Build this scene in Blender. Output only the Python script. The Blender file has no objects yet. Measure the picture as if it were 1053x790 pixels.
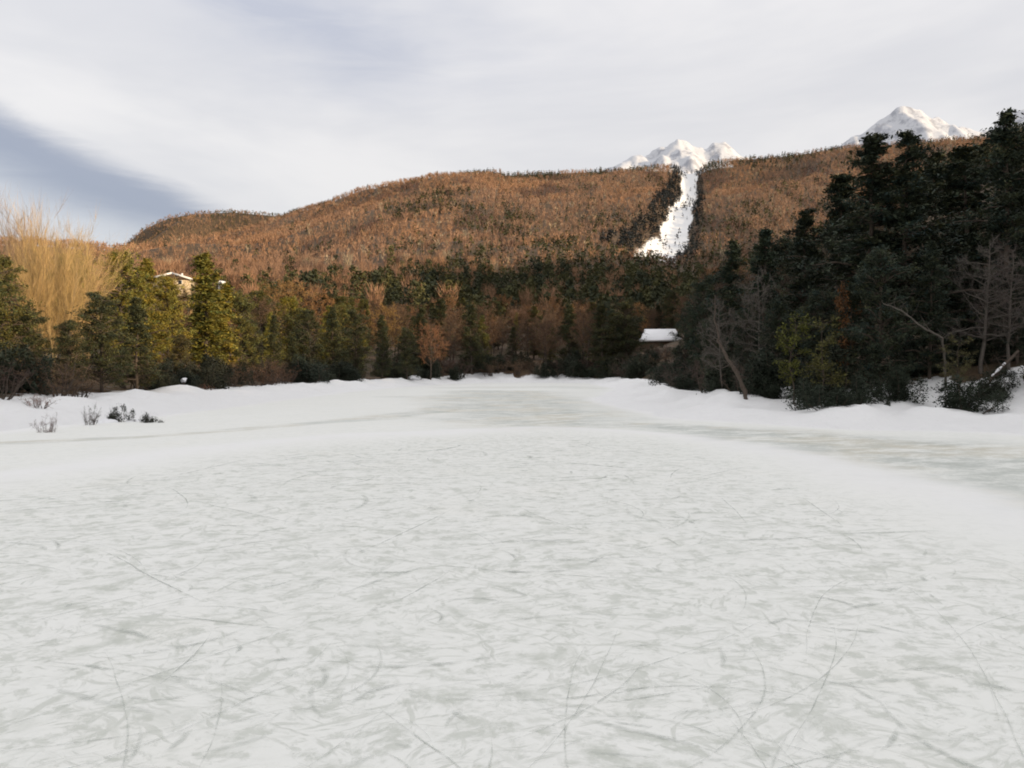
import bpy, math
import numpy as np

# ------------------------------------------------------------------ camera, light, sky
scene = bpy.context.scene
COL = scene.collection
F, CX, HY, CAMZ = 810.0, 526.0, 380.0, 2.2        # photo focal length (px), centre column, horizon row, eye height

cam = bpy.data.cameras.new('camera')
cam.sensor_width = 36.0
cam.lens = 36.0 * F / 1053.0
cam.clip_start, cam.clip_end = 0.1, 12000.0
cam_o = bpy.data.objects.new('camera', cam)
cam_o.location = (0, 0, CAMZ)
cam_o.rotation_euler = (math.radians(90.0) - math.atan(15.0 / F), 0, 0)
COL.objects.link(cam_o)
scene.camera = cam_o

SUN_AZ, SUN_EL = math.radians(115.5), math.radians(12.0)
sun = bpy.data.lights.new('sun', 'SUN')
sun.energy, sun.angle, sun.color = 5.0, math.radians(0.53), (1.0, 0.78, 0.52)
sun_o = bpy.data.objects.new('sun', sun)
sun_o.rotation_euler = (math.radians(90) - SUN_EL, 0, math.pi - SUN_AZ)
COL.objects.link(sun_o)

scene.view_settings.view_transform = 'Standard'
scene.view_settings.look = 'None'
scene.view_settings.exposure = 0.18
scene.view_settings.gamma = 1.0
scene.cycles.use_denoising = True
scene.cycles.use_adaptive_sampling = True
scene.cycles.adaptive_threshold = 0.025
scene.cycles.max_bounces = 5
scene.cycles.diffuse_bounces = 2
scene.cycles.transparent_max_bounces = 6
scene.cycles.pixel_filter_type = 'BLACKMAN_HARRIS'
scene.cycles.filter_width = 1.9


class NT:
    """small helper that writes node trees"""
    def __init__(self, tree):
        self.t = tree
        self.n = tree.nodes
        self.n.clear()

    def add(self, typ, **kw):
        nd = self.n.new(typ)
        for k, v in kw.items():
            if k.startswith('_'):
                setattr(nd, k[1:], v)
            else:
                self.set(nd, k, v)
        return nd

    def set(self, nd, key, v):
        key = int(key[1:]) if key[0] == 'i' and key[1:].isdigit() else key.replace('__', ' ')
        s = nd.inputs[key]
        if isinstance(v, bpy.types.NodeSocket):
            self.t.links.new(v, s)
        else:
            s.default_value = v

    def math(self, op, a, b=0.0, c=0.0, clamp=False):
        nd = self.n.new('ShaderNodeMath')
        nd.operation = op
        nd.use_clamp = clamp
        for i, v in enumerate((a, b, c)):
            if isinstance(v, bpy.types.NodeSocket):
                self.t.links.new(v, nd.inputs[i])
            else:
                nd.inputs[i].default_value = v
        return nd.outputs[0]

    def step(self, v, lo, hi, a=0.0, b=1.0):
        nd = self.n.new('ShaderNodeMapRange')
        nd.interpolation_type = 'SMOOTHSTEP'
        self.t.links.new(v, nd.inputs[0])
        for i, x in enumerate((lo, hi, a, b)):
            nd.inputs[i + 1].default_value = x
        return nd.outputs[0]

    def mix(self, f, a, b, blend='MIX'):
        nd = self.n.new('ShaderNodeMix')
        nd.data_type = 'RGBA'
        nd.blend_type = blend
        for i, v in ((0, f), (6, a), (7, b)):
            if isinstance(v, bpy.types.NodeSocket):
                self.t.links.new(v, nd.inputs[i])
            else:
                nd.inputs[i].default_value = v if i == 0 or len(v) == 4 else (*v, 1)
        return nd.outputs[2]

    def noise(self, vec, scale, detail=3.0, rough=0.55, dist=0.0):
        nd = self.n.new('ShaderNodeTexNoise')
        self.t.links.new(vec, nd.inputs['Vector'])
        nd.inputs['Scale'].default_value = scale
        nd.inputs['Detail'].default_value = detail
        nd.inputs['Roughness'].default_value = rough
        nd.inputs['Distortion'].default_value = dist
        return nd

    def mapping(self, vec, rot=(0, 0, 0), scale=(1, 1, 1), loc=(0, 0, 0)):
        nd = self.n.new('ShaderNodeMapping')
        self.t.links.new(vec, nd.inputs[0])
        nd.inputs['Location'].default_value = loc
        nd.inputs['Rotation'].default_value = rot
        nd.inputs['Scale'].default_value = scale
        return nd.outputs[0]


world = bpy.data.worlds.new('World')
scene.world = world
world.use_nodes = True
world.cycles.sampling_method = 'MANUAL'
world.cycles.sample_map_resolution = 512
W = NT(world.node_tree)
SKY_STRENGTH = 0.10
sky = W.add('ShaderNodeTexSky', _sky_type='NISHITA', _sun_disc=False, _sun_elevation=SUN_EL, _sun_rotation=SUN_AZ,
            _air_density=1.0, _dust_density=1.2, _ozone_density=1.0)
dirv = W.add('ShaderNodeTexCoord').outputs['Generated']
sep = W.add('ShaderNodeSeparateXYZ', i0=dirv)
az = W.math('ARCTAN2', sep.outputs[0], sep.outputs[1])
el = W.math('ARCSINE', sep.outputs[2])
warp = W.noise(W.mapping(dirv, scale=(1, 1, 2.6)), 3.2, 4, 0.55).outputs['Fac']
warpc = W.math('SUBTRACT', warp, 0.5)
wisp = W.math('SUBTRACT', W.noise(W.mapping(dirv, rot=(0, 0.30, 0), scale=(3.0, 3.0, 16.0)), 2.6, 6, 0.6, 0.6).outputs['Fac'], 0.5)
big = W.noise(W.mapping(dirv, rot=(0, 0.35, 0.3), scale=(0.8, 0.8, 3.0)), 2.0, 5, 0.55, 0.4).outputs['Fac']
# thin high veil that covers nearly the whole sky, pale with soft streaks
k = 1.0 / SKY_STRENGTH
veil = W.mix(W.step(big, 0.35, 0.68), tuple(k * c for c in (0.705, 0.702, 0.73)), tuple(k * c for c in (0.865, 0.845, 0.842)))
# blue-grey streak high on the left
sa = W.math('ADD', W.math('ADD', az, 0.27), W.math('MULTIPLY', warpc, 0.35))
se = W.math('ADD', W.math('SUBTRACT', el, 0.405), W.math('MULTIPLY', sa, 0.16))
se = W.math('ADD', se, W.math('MULTIPLY', warpc, 0.10))
r2 = W.math('ADD', W.math('POWER', W.math('ABSOLUTE', W.math('DIVIDE', sa, 0.24)), 2.0), W.math('POWER', W.math('ABSOLUTE', W.math('DIVIDE', se, 0.055)), 2.0))
streak = W.math('POWER', 2.718, W.math('MULTIPLY', r2, -1.0))
veil = W.mix(W.math('MULTIPLY', W.math('ADD', streak, W.math('MULTIPLY', wisp, W.math('MULTIPLY', streak, 1.5)), clamp=True), 0.75), veil, tuple(k * c for c in (0.47, 0.50, 0.60)))
# lens-shaped dark cloud low on the left: crisp upper edge, soft below
edge = W.math('SUBTRACT', W.math('ADD', W.math('MULTIPLY', W.math('ADD', az, 0.576), -0.345), 0.274), el)
edge = W.math('ADD', edge, W.math('ADD', W.math('MULTIPLY', warpc, 0.03), W.math('MULTIPLY', wisp, 0.032)))
lens = W.math('MULTIPLY', W.step(edge, -0.008, 0.026), W.step(edge, 0.036, 0.10, 1.0, 0.0))
lens = W.math('MULTIPLY', lens, W.step(az, -0.37, -0.20, 1.0, 0.0))
lens = W.math('MULTIPLY', lens, W.step(az, -1.5, -1.0))
below = W.math('MULTIPLY', W.step(edge, 0.0, 0.06), W.step(az, -0.5, -0.2, 1.0, 0.0))
below = W.math('MULTIPLY', below, W.step(az, -1.5, -1.0))
veil = W.mix(W.math('MULTIPLY', below, 0.55), veil, tuple(k * c for c in (0.58, 0.62, 0.69)))
veil = W.mix(W.math('MULTIPLY', lens, 0.8), veil, tuple(k * c for c in (0.29, 0.33, 0.44)))
# an overcast dome is brighter overhead than at the horizon
dome = W.math('ADD', W.math('MULTIPLY', W.math('POWER', W.math('MAXIMUM', sep.outputs[2], 0.0), 1.6), 0.62), 0.895)
veil = W.add('ShaderNodeVectorMath', _operation='SCALE', i0=veil, Scale=dome).outputs[0]
full = W.mix(0.88, sky.outputs[0], veil)
bg = W.add('ShaderNodeBackground', Color=full, Strength=SKY_STRENGTH)
W.add('ShaderNodeOutputWorld', Surface=bg.outputs[0])

# ------------------------------------------------------------------ numeric helpers
def sstep(x, a, b):
    t = np.clip((x - a) / (b - a), 0, 1)
    return t * t * (3 - 2 * t)


def hash2(ix, iy, seed):
    h = (ix.astype(np.int64) * 374761393 + iy.astype(np.int64) * 668265263 + seed * 982451653) & 0x7fffffff
    h = ((h ^ (h >> 13)) * 1274126177) & 0x7fffffff
    h = (h ^ (h >> 16)) & 0xffffff
    return h / float(0xffffff)


def vnoise(x, y, seed=0):
    ix, iy = np.floor(x), np.floor(y)
    fx, fy = x - ix, y - iy
    fx, fy = fx * fx * (3 - 2 * fx), fy * fy * (3 - 2 * fy)
    a, b = hash2(ix, iy, seed), hash2(ix + 1, iy, seed)
    c, d = hash2(ix, iy + 1, seed), hash2(ix + 1, iy + 1, seed)
    return (a * (1 - fx) + b * fx) * (1 - fy) + (c * (1 - fx) + d * fx) * fy


def fbm(x, y, seed=0, octv=4):
    s, a, t = 0.0, 1.0, 0.0
    for i in range(octv):
        s = s + a * vnoise(x * 2 ** i + 17.3 * i, y * 2 ** i - 9.1 * i, seed + i)
        t += a
        a *= 0.5
    return s / t


def poly_sd(x, y, poly):
    """signed distance to a polygon, positive inside"""
    p = np.array(poly, float)
    q = np.roll(p, -1, axis=0)
    d = np.full(x.shape, 1e9)
    ins = np.zeros(x.shape, bool)
    for (x0, y0), (x1, y1) in zip(p, q):
        ex, ey = x1 - x0, y1 - y0
        t = np.clip(((x - x0) * ex + (y - y0) * ey) / (ex * ex + ey * ey), 0, 1)
        d = np.minimum(d, np.hypot(x - x0 - t * ex, y - y0 - t * ey))
        c = ((y0 > y) != (y1 > y))
        with np.errstate(divide='ignore', invalid='ignore'):
            ins ^= c & (x < (x1 - x0) * (y - y0) / (y1 - y0 if y1 != y0 else 1e-9) + x0)
    return np.where(ins, d, -d)


def line_d(x, y, pts, w):
    """distance to a polyline divided by a width that changes along it"""
    d = np.full(x.shape, 1e9)
    for (x0, y0), (x1, y1), w0, w1 in zip(pts[:-1], pts[1:], w[:-1], w[1:]):
        ex, ey = x1 - x0, y1 - y0
        t = np.clip(((x - x0) * ex + (y - y0) * ey) / (ex * ex + ey * ey), 0, 1)
        d = np.minimum(d, np.hypot(x - x0 - t * ex, y - y0 - t * ey) / (w0 + (w1 - w0) * t))
    return d


def px_dir(px, py):
    return (px - CX) / F, (HY - py) / F


# ------------------------------------------------------------------ shape of the land
POND = [(-26, -25), (-23.5, 20), (-22, 34), (-21.5, 50), (-21, 75), (-19.5, 95), (-14, 122), (-5, 134), (8, 136), (17, 126),
        (17, 92), (14.5, 76), (10.8, 57), (11.4, 46), (12.2, 37), (15.5, 33), (19.5, 31.5), (24, 26), (27, -25)]
Y_CREST, Y_LEFT = 1100.0, 1700.0
CREST = [(-60, 330), (60, 322), (130, 292), (180, 272), (225, 250), (285, 229), (318, 218), (350, 213), (400, 200), (430, 190), (470, 181), (490, 178),
         (550, 176), (620, 173), (690, 168), (750, 161), (800, 158), (860, 152), (930, 146), (1000, 141), (1100, 138), (1300, 140)]
LEFTC = [(-100, 360), (60, 300), (110, 272), (128, 254), (150, 236), (175, 225), (200, 221), (240, 219), (285, 223), (340, 240), (420, 270)]
cx_, cz_ = zip(*[((p - CX) / F * Y_CREST, CAMZ + (HY - q) / F * Y_CREST - 6.0) for p, q in CREST])
lx_, lz_ = zip(*[((p - CX) / F * Y_LEFT, CAMZ + (HY - q) / F * Y_LEFT - 5.0) for p, q in LEFTC])
RIDGE_Y = [-400, -95, -76, -58, -36, -10, 10, 40, 76, 95, 125, 150, 200, 255, 330, 400, 600, 900, 1200]
RIDGE_H = [66, 63, 62, 56, 55, 58, 60, 54, 45, 52, 80, 96, 106, 107, 103, 102, 106, 95, 80]  # out-of-view crest, shaped by where its shadow falls on pond and woods
CHUTE = []          # snow run on the hill, filled in below
CHUTE_W = []


def height(x, y, chute=True):
    x, y = np.asarray(x, float), np.asarray(y, float)
    sd = poly_sd(x, y, POND)
    n1 = fbm(x / 3.1, y / 3.1, 3, 3) - 0.5
    n2 = fbm(x / 14.0, y / 14.0, 9, 3) - 0.5
    lip = np.exp(-((sd - 1.0) / 3.0) ** 2)
    z = -0.35 + 1.02 * sstep(-sd + 0.9 * n2, -8.0, -0.2) + lip * (n1 * 1.25 + 0.55 * (fbm(x / 1.1, y / 1.1, 13, 2) - 0.5))
    out = np.maximum(0, -sd)
    # forest floor behind the far shore, then the hill
    far = np.interp(y, [-400, 122, 180, 250, 350], [0, 0, 5, 15, 32])
    crest = np.interp(x, cx_, cz_)
    t = np.clip((y - 350) / (Y_CREST - 350), 0, 1)
    far = far + (crest - 32) * (0.82 * t + 0.18 * t * t)
    back = np.maximum(0, y - Y_CREST)
    far = far - back * 0.16 - back ** 2 * 0.0002
    u = x * 0.86 - y * 0.42
    rid = 1 - np.abs(2 * vnoise(u / 170.0, (y + x * 0.5) / 620.0, 21) - 1)
    rid2 = fbm(u / 70.0, (y + x * 0.5) / 260.0, 31, 3) - 0.5
    relief = sstep(t, 0.02, 0.2) * (1 - sstep(t, 0.86, 1.0) * 0.8)
    far = far + relief * (rid * 42 - 30 + rid2 * 34) * np.clip((crest - 40) / 200.0, 0.12, 1.0)
    lz = np.interp(x, lx_, lz_)
    tl = np.clip((y - 1080) / (Y_LEFT - 1080), 0, 1)
    lb = np.maximum(0, y - Y_LEFT)
    left = lz * (0.25 * tl + 0.75 * tl ** 1.5) - lb * 0.2 + sstep(tl, 0.1, 0.3) * (1 - sstep(tl, 0.85, 1.0)) * (rid * 80 - 60 + rid2 * 50)
    far = np.where(y > 1080, np.maximum(far, left), far)
    far = np.maximum(far, -30)
    lft = 5.0 * (1 - np.exp(-np.where(x < -15, out, 0) / 45.0))
    # wooded ridge that climbs to the right of the pond and behind the photographer; its unseen crest is shaped to shade the pond
    tr = np.clip((x - 13) / 217.0, 0, 1)
    H = np.interp(y, RIDGE_Y, RIDGE_H)
    rx = H * (0.72 * tr + 0.28 * tr * tr) * sstep(out, 0.0, 6.0)
    rx = rx - np.maximum(0, x - 230) * 0.10 * sstep(x, 230, 330)
    rx = rx + sstep(tr, 0.15, 0.5) * (fbm(x / 60, y / 60, 55, 3) - 0.5) * 10 * (1 - sstep(x, 190, 225))
    side = np.maximum(far + lft, rx)
    soft = 4.0
    d = np.abs(far + lft - rx)
    side = side + np.where(d < soft, (soft - d) ** 2 / (4 * soft), 0) * sstep(out, 4, 20)
    z = z + side * sstep(out, 0.0, 3.0) + sstep(out, 2, 12) * (n2 * 1.4 + n1 * 0.25)
    if chute and CHUTE:
        cd = line_d(x, y, CHUTE, [w * 2.0 for w in CHUTE_W])
        z = z - 13.0 * np.exp(-cd ** 2)
    return z


def hit(px, py, y0=60.0, y1=1150.0, chute=True):
    """where the line of sight through a photo pixel meets the land"""
    ux, uz = px_dir(px, py)
    ys = np.linspace(y0, y1, 2400)
    zs = height(ux * ys, ys, chute)
    below_ = np.nonzero(zs >= CAMZ + uz * ys)[0]
    yy = ys[below_[0]] if len(below_) else y1
    return ux * yy, yy


for (p, q, wpx) in [(708, 172, 6), (708, 186, 7), (704, 200, 9), (699, 214, 11), (692, 228, 14), (684, 241, 17), (672, 254, 18)]:
    hx, hy = hit(p, q, 350, 1095, False)
    CHUTE.append((hx, hy))
    CHUTE_W.append(wpx / F * hy)
_c, _w = list(CHUTE), list(CHUTE_W)
CHUTE.clear(); CHUTE_W.clear()
for p_, w_ in sorted(zip(_c, _w), key=lambda v: -v[0][1]):
    CHUTE.append(p_); CHUTE_W.append(w_)
CHUTE.insert(0, (CHUTE[0][0] + 12, 1140.0)); CHUTE_W.insert(0, CHUTE_W[0] * 1.6)


def chute_d(x, y):
    return line_d(x, y, CHUTE, CHUTE_W) + 1.0 * (fbm(x / 9.0, y / 30.0, 71, 3) - 0.5)


# ------------------------------------------------------------------ mesh and material helpers
def mk_mesh(name, V, T, tint=None, mats=(), smooth=False, floats=None):
    V, T = np.asarray(V, np.float32), np.asarray(T, np.int32)
    kf = T.shape[1]
    me = bpy.data.meshes.new(name)
    me.vertices.add(len(V))
    me.vertices.foreach_set('co', V.ravel())
    me.loops.add(T.size)
    me.loops.foreach_set('vertex_index', T.ravel())
    me.polygons.add(len(T))
    me.polygons.foreach_set('loop_start', np.arange(0, T.size, kf, dtype=np.int32))
    if tint is not None:
        a = me.attributes.new('tint', 'FLOAT_COLOR', 'POINT')
        c = np.ones((len(V), 4), np.float32)
        c[:, :3] = tint
        a.data.foreach_set('color', c.ravel())
    for nm, arr in (floats or {}).items():
        a = me.attributes.new(nm, 'FLOAT', 'POINT')
        a.data.foreach_set('value', np.asarray(arr, np.float32).ravel())
    for m in mats:
        me.materials.append(m)
    me.update(calc_edges=True)
    if smooth:
        me.shade_smooth()
    return me


def link(name, data, parent=None, loc=(0, 0, 0)):
    o = bpy.data.objects.new(name, data)
    COL.objects.link(o)
    o.location = loc
    if parent is not None:
        o.parent = parent
    return o


def tag(o, label=None, cat=None, group=None, kind=None):
    if label:
        o['label'] = label
    if cat:
        o['category'] = cat
    if group:
        o['group'] = group
    if kind:
        o['kind'] = kind
    return o


def new_mat(name):
    m = bpy.data.materials.new(name)
    m.use_nodes = True
    return m, NT(m.node_tree)


def finish(N, color, rough=0.85, spec=0.2, bump=None, bstr=0.3, bdist=0.05):
    p = N.add('ShaderNodeBsdfPrincipled', Roughness=rough)
    N.set(p, 'Base__Color', color if isinstance(color, bpy.types.NodeSocket) else (*color, 1))
    p.inputs['Specular IOR Level'].default_value = spec
    if bump is not None:
        b = N.add('ShaderNodeBump', Strength=bstr, Distance=bdist, Height=bump)
        N.set(p, 'Normal', b.outputs[0])
    N.add('ShaderNodeOutputMaterial', Surface=p.outputs[0])
    return p


def plain_mat(name, col, rough=0.8, var=0.25, scale=4.0, spec=0.2, bstr=0.3):
    m, N = new_mat(name)
    pos = N.add('ShaderNodeTexCoord').outputs['Object']
    n = N.noise(pos, scale, 5, 0.6).outputs['Fac']
    c = N.mix(n, tuple(v * (1 - var) for v in col), tuple(min(1, v * (1 + var)) for v in col))
    finish(N, c, rough, spec, n, bstr, 0.03)
    return m


def tinted_mat(name, rough=0.8, spec=0.15, translucent=0.0):
    """colour = leaf tint x the tree's own colour"""
    m, N = new_mat(name)
    at = N.add('ShaderNodeAttribute', _attribute_name='tint').outputs['Color']
    oc = N.add('ShaderNodeObjectInfo').outputs['Color']
    c = N.mix(1.0, at, oc, 'MULTIPLY')
    p = N.add('ShaderNodeBsdfPrincipled', Roughness=rough)
    N.set(p, 'Base__Color', c)
    p.inputs['Specular IOR Level'].default_value = spec
    out = p.outputs[0]
    if translucent:
        tr = N.add('ShaderNodeBsdfTranslucent', Color=c)
        out = N.add('ShaderNodeMixShader', i0=translucent, i1=out, i2=tr.outputs[0]).outputs[0]
    N.add('ShaderNodeOutputMaterial', Surface=out)
    return m


M_LEAF = tinted_mat('evergreen_foliage', 0.75, 0.2)
M_TWIG = tinted_mat('bare_twigs', 0.85, 0.1)
M_BARK = plain_mat('grey_brown_bark', (0.085, 0.066, 0.052), 0.9, 0.45, 9.0)
M_PALEBARK = plain_mat('weathered_grey_bark', (0.115, 0.10, 0.085), 0.9, 0.4, 9.0)
M_STRAWBARK = plain_mat('straw_coloured_bark', (0.30, 0.225, 0.12), 0.85, 0.3, 9.0)

# snow and forest floor
M_LAND, N = new_mat('snow_and_forest_floor')
pos = N.add('ShaderNodeNewGeometry').outputs['Position']
sn = N.add('ShaderNodeAttribute', _attribute_name='snow').outputs['Fac']
nf = N.noise(pos, 1.7, 6, 0.62).outputs['Fac']
nm_ = N.noise(pos, 0.09, 5, 0.6).outputs['Fac']
nh = N.noise(pos, 0.35, 5, 0.65).outputs['Fac']
floor_c = N.mix(N.step(nm_, 0.4, 0.62), (0.10, 0.064, 0.040), (0.175, 0.105, 0.06))
floor_c = N.mix(N.step(N.noise(pos, 0.7, 6, 0.75).outputs['Fac'], 0.42, 0.62), N.mix(0.55, floor_c, (0.02, 0.013, 0.009)), floor_c)
floor_c = N.mix(N.step(nh, 0.35, 0.7), floor_c, (0.075, 0.056, 0.030))
snow_c = N.mix(nf, (0.79, 0.79, 0.785), (0.84, 0.838, 0.83))
nsum = N.math('ADD', N.math('MULTIPLY', N.math('SUBTRACT', nf, 0.5), 0.9), N.math('MULTIPLY', N.math('SUBTRACT', nh, 0.5), 0.8))
smask = N.step(N.math('ADD', sn, N.math('MULTIPLY', nsum, 0.75)), 0.44, 0.58)
land_c = N.mix(smask, floor_c, snow_c)
finish(N, land_c, 0.75, 0.2, N.noise(pos, 2.6, 8, 0.72).outputs['Fac'], 0.8, 0.16)

# pond ice: skated, scraped, with snow swept aside
M_ICE, N = new_mat('skated_pond_ice')
pos = N.add('ShaderNodeNewGeometry').outputs['Position']
rink = N.add('ShaderNodeAttribute', _attribute_name='rink').outputs['Fac']
wet = N.add('ShaderNodeAttribute', _attribute_name='bare_ice').outputs['Fac']
drift = N.add('ShaderNodeAttribute', _attribute_name='drift').outputs['Fac']
wv = N.noise(pos, 0.9, 3, 0.5)
wc = N.add('ShaderNodeVectorMath', _operation='SUBTRACT', i0=wv.outputs['Color'], i1=(0.5, 0.5, 0.5)).outputs[0]
wc = N.add('ShaderNodeVectorMath', _operation='SCALE', i0=wc, Scale=0.6).outputs[0]
wp = N.add('ShaderNodeVectorMath', _operation='ADD', i0=pos, i1=wc).outputs[0]
streaks = None
for i, (rot, sx, sy, lo, hi) in enumerate([(0.12, 0.9, 8.0, 0.56, 0.665), (0.75, 1.3, 9.0, 0.57, 0.67), (-0.55, 1.1, 9.0, 0.57, 0.67), (1.9, 1.6, 10.0, 0.58, 0.675),
                                           (1.35, 1.3, 10.0, 0.58, 0.675), (-0.3, 3.2, 15.0, 0.56, 0.665), (0.5, 3.4, 15.0, 0.56, 0.665), (2.4, 3.2, 14.0, 0.57, 0.67)]):
    v = N.mapping(N.mapping(wp, (0, 0, rot)), (0, 0, 0), (sx, sy, 1.0), (i * 7.3, i * 3.1, i * 5.0))
    s = N.step(N.noise(v, 1.0, 4, 0.6).outputs['Fac'], lo, hi)
    msk = N.step(N.noise(N.mapping(pos, loc=(i * 11.0, 4.0, 2.0)), 1.3, 1, 0.5).outputs['Fac'], 0.40, 0.60)
    s = N.math('MULTIPLY', s, msk)
    streaks = s if streaks is None else N.math('MAXIMUM', streaks, s)
broad = N.noise(pos, 0.33, 4, 0.6).outputs['Fac']
fine = N.noise(wp, 7.0, 6, 0.7).outputs['Fac']
blot = N.step(N.noise(N.mapping(wp, loc=(3, 9, 1)), 4.2, 5, 0.7).outputs['Fac'], 0.49, 0.64)
patch = N.step(N.noise(wp, 1.3, 6, 0.7).outputs['Fac'], 0.52, 0.68)
patch = N.math('MULTIPLY', patch, N.step(broad, 0.36, 0.60, 0.3, 1.0))
worn = N.math('MAXIMUM', N.math('MULTIPLY', streaks, 0.62), N.math('MULTIPLY', patch, 0.9))
worn = N.math('MAXIMUM', worn, N.math('MULTIPLY', blot, 0.72))
worn = N.math('MULTIPLY', worn, N.math('ADD', N.math('MULTIPLY', rink, 0.72), 0.28))
worn = N.math('ADD', worn, N.math('MULTIPLY', N.math('SUBTRACT', fine, 0.5), N.math('ADD', N.math('MULTIPLY', rink, 0.7), 0.15)), clamp=True)
st2 = N.noise(N.mapping(N.mapping(wp, (0, 0, -0.35)), (0, 0, 0), (0.55, 1.1, 1)), 1.3, 6, 0.7).outputs['Fac']
wetm = N.math('MULTIPLY', wet, N.step(N.math('ADD', N.math('MULTIPLY', st2, 0.6), N.math('ADD', N.math('MULTIPLY', broad, 0.15), N.math('MULTIPLY', fine, 0.25))), 0.40, 0.58, 0.08, 1.0))
frost = N.mix(broad, (0.745, 0.755, 0.712), (0.81, 0.81, 0.778))
frost = N.mix(N.math('MULTIPLY', N.step(N.noise(pos, 0.55, 3, 0.5).outputs['Fac'], 0.52, 0.72), 0.35), frost, (0.78, 0.775, 0.72))
c = N.mix(worn, frost, (0.51, 0.53, 0.475))
yel = N.mix(N.step(N.noise(pos, 0.22, 4, 0.6).outputs['Fac'], 0.45, 0.6), (0.47, 0.495, 0.455), (0.55, 0.53, 0.44))
c = N.mix(wetm, c, yel)
c = N.mix(N.math('MULTIPLY', drift, N.step(fine, 0.3, 0.6, 0.7, 1.0)), c, (0.81, 0.808, 0.80))
h_ = N.math('SUBTRACT', N.math('MULTIPLY', fine, 0.35), N.math('MULTIPLY', worn, 0.6))
rg = N.math('SUBTRACT', 0.72, N.math('MULTIPLY', wetm, 0.2))
finish(N, c, rg, 0.25, h_, 0.35, 0.03)

# scored skate lines: soft-edged, broken along their length
M_SCORE, N = new_mat('scored_ice')
pos = N.add('ShaderNodeNewGeometry').outputs['Position']
ac = N.add('ShaderNodeAttribute', _attribute_name='across').outputs['Fac']
st = N.add('ShaderNodeAttribute', _attribute_name='strength').outputs['Fac']
a_ = N.math('SUBTRACT', 1.0, N.math('MULTIPLY', ac, ac), clamp=True)
br = N.step(N.noise(pos, 5.0, 5, 0.7).outputs['Fac'], 0.30, 0.66)
al = N.math('MULTIPLY', N.math('MULTIPLY', a_, st), br)
p = N.add('ShaderNodeBsdfPrincipled', Roughness=0.6, Alpha=al)
N.set(p, 'Base__Color', (0.52, 0.55, 0.51, 1))
N.add('ShaderNodeOutputMaterial', Surface=p.outputs[0])

# ------------------------------------------------------------------ the land
def axis(lo, hi, a, b, fine, grow, cap):
    """grid lines: even between a and b, growing outside"""
    v = list(np.arange(a, b + 1e-6, fine))
    s, x = fine, v[-1]
    while x < hi:
        s = min(s * grow, cap)
        x += s
        v.append(x)
    s, x = fine, v[0]
    while x > lo:
        s = min(s * grow, cap)
        x -= s
        v.insert(0, x)
    return np.array(v)


XS = axis(-1450, 1250, -32, 30, 0.47, 1.05, 8.0)
YS = np.concatenate([axis(-260, 1250, 18, 60, 0.46, 1.026, 6.0)])
YS = np.concatenate([YS, np.arange(YS[-1] + 16, 1960, 16)])
GX, GY = np.meshgrid(XS, YS)
GZ = height(GX.ravel(), GY.ravel()).reshape(GX.shape)
SD = poly_sd(GX.ravel(), GY.ravel(), POND).reshape(GX.shape)
edge_n = (fbm(GX.ravel() / 2.3, GY.ravel() / 2.3, 77, 3) - 0.5).reshape(GX.shape)
right_bank = sstep(GX, 6, 14) * (1 - sstep(GY, 60, 80))
reach = 0.4 + 3.8 * right_bank + 1.0 * (GX < 0)
SNOW = sstep(SD + edge_n * (2.2 + 5 * right_bank), -reach - 2.0, -reach + 0.6)
SNOW = np.maximum(SNOW, 0.36 * (1 - sstep(-SD, 4, 18)) * (GY < 90))
gap = line_d(GX.ravel(), GY.ravel(), [(429 / F * 29.5, 29.5), (434 / F * 36.5, 36.5)], [1.3, 0.5]).reshape(GX.shape)
SNOW = np.maximum(SNOW, 1.1 * (1 - sstep(gap + edge_n, 0.8, 1.3)))
CD = chute_d(GX.ravel(), GY.ravel()).reshape(GX.shape)
SNOW = np.where(GY > 330, np.maximum(SNOW * 0, np.clip(1.5 - 0.9 * CD, 0, 1.1)), SNOW)
SNOW = np.where((GY > 1060) & (GX > 150) & (GX < 300), np.maximum(SNOW, 0.5), SNOW)
nx, ny = len(XS), len(YS)
idx = np.arange(nx * ny).reshape(ny, nx)


def grid_part(name, r0, r1, kind_label):
    sub = idx[r0:r1 + 1]
    q = np.stack([sub[:-1, :-1], sub[:-1, 1:], sub[1:, 1:], sub[1:, :-1]], -1).reshape(-1, 4) - sub[0, 0]
    V = np.stack([GX[r0:r1 + 1].ravel(), GY[r0:r1 + 1].ravel(), GZ[r0:r1 + 1].ravel()], -1)
    o = link(name, mk_mesh(name, V, q, None, [M_LAND], True, {'snow': SNOW[r0:r1 + 1].ravel()}))
    tag(o, kind_label[0], kind_label[1], kind='structure')
    return o


r_split = int(np.searchsorted(YS, 340.0))
grid_part('ground', 0, r_split, ('snowy pond banks and brown forest floor around the ice', 'ground'))
grid_part('hill', r_split, ny - 1, ('rust brown forested hill rising behind the pond', 'hill'))

# ------------------------------------------------------------------ pond ice
RINK = [(-9.5, -12), (-9.8, 8), (-9.2, 15), (-7.4, 20.5), (-4.2, 25.0), (1.2, 27.6), (4.6, 24.6), (5.6, 19), (6.0, 14), (6.4, 9), (7.0, -12)]


def ice_z(x, y):
    r = poly_sd(x, y, RINK)
    b = np.exp(-((r + 1.3) / 1.1) ** 2)
    return 0.045 * b * (0.6 + 0.8 * fbm(x / 2.5, y / 2.5, 5, 2)) + 0.05 * (fbm(x / 5.0, y / 5.0, 8, 2) - 0.5) * sstep(-r, -2, 3)


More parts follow.
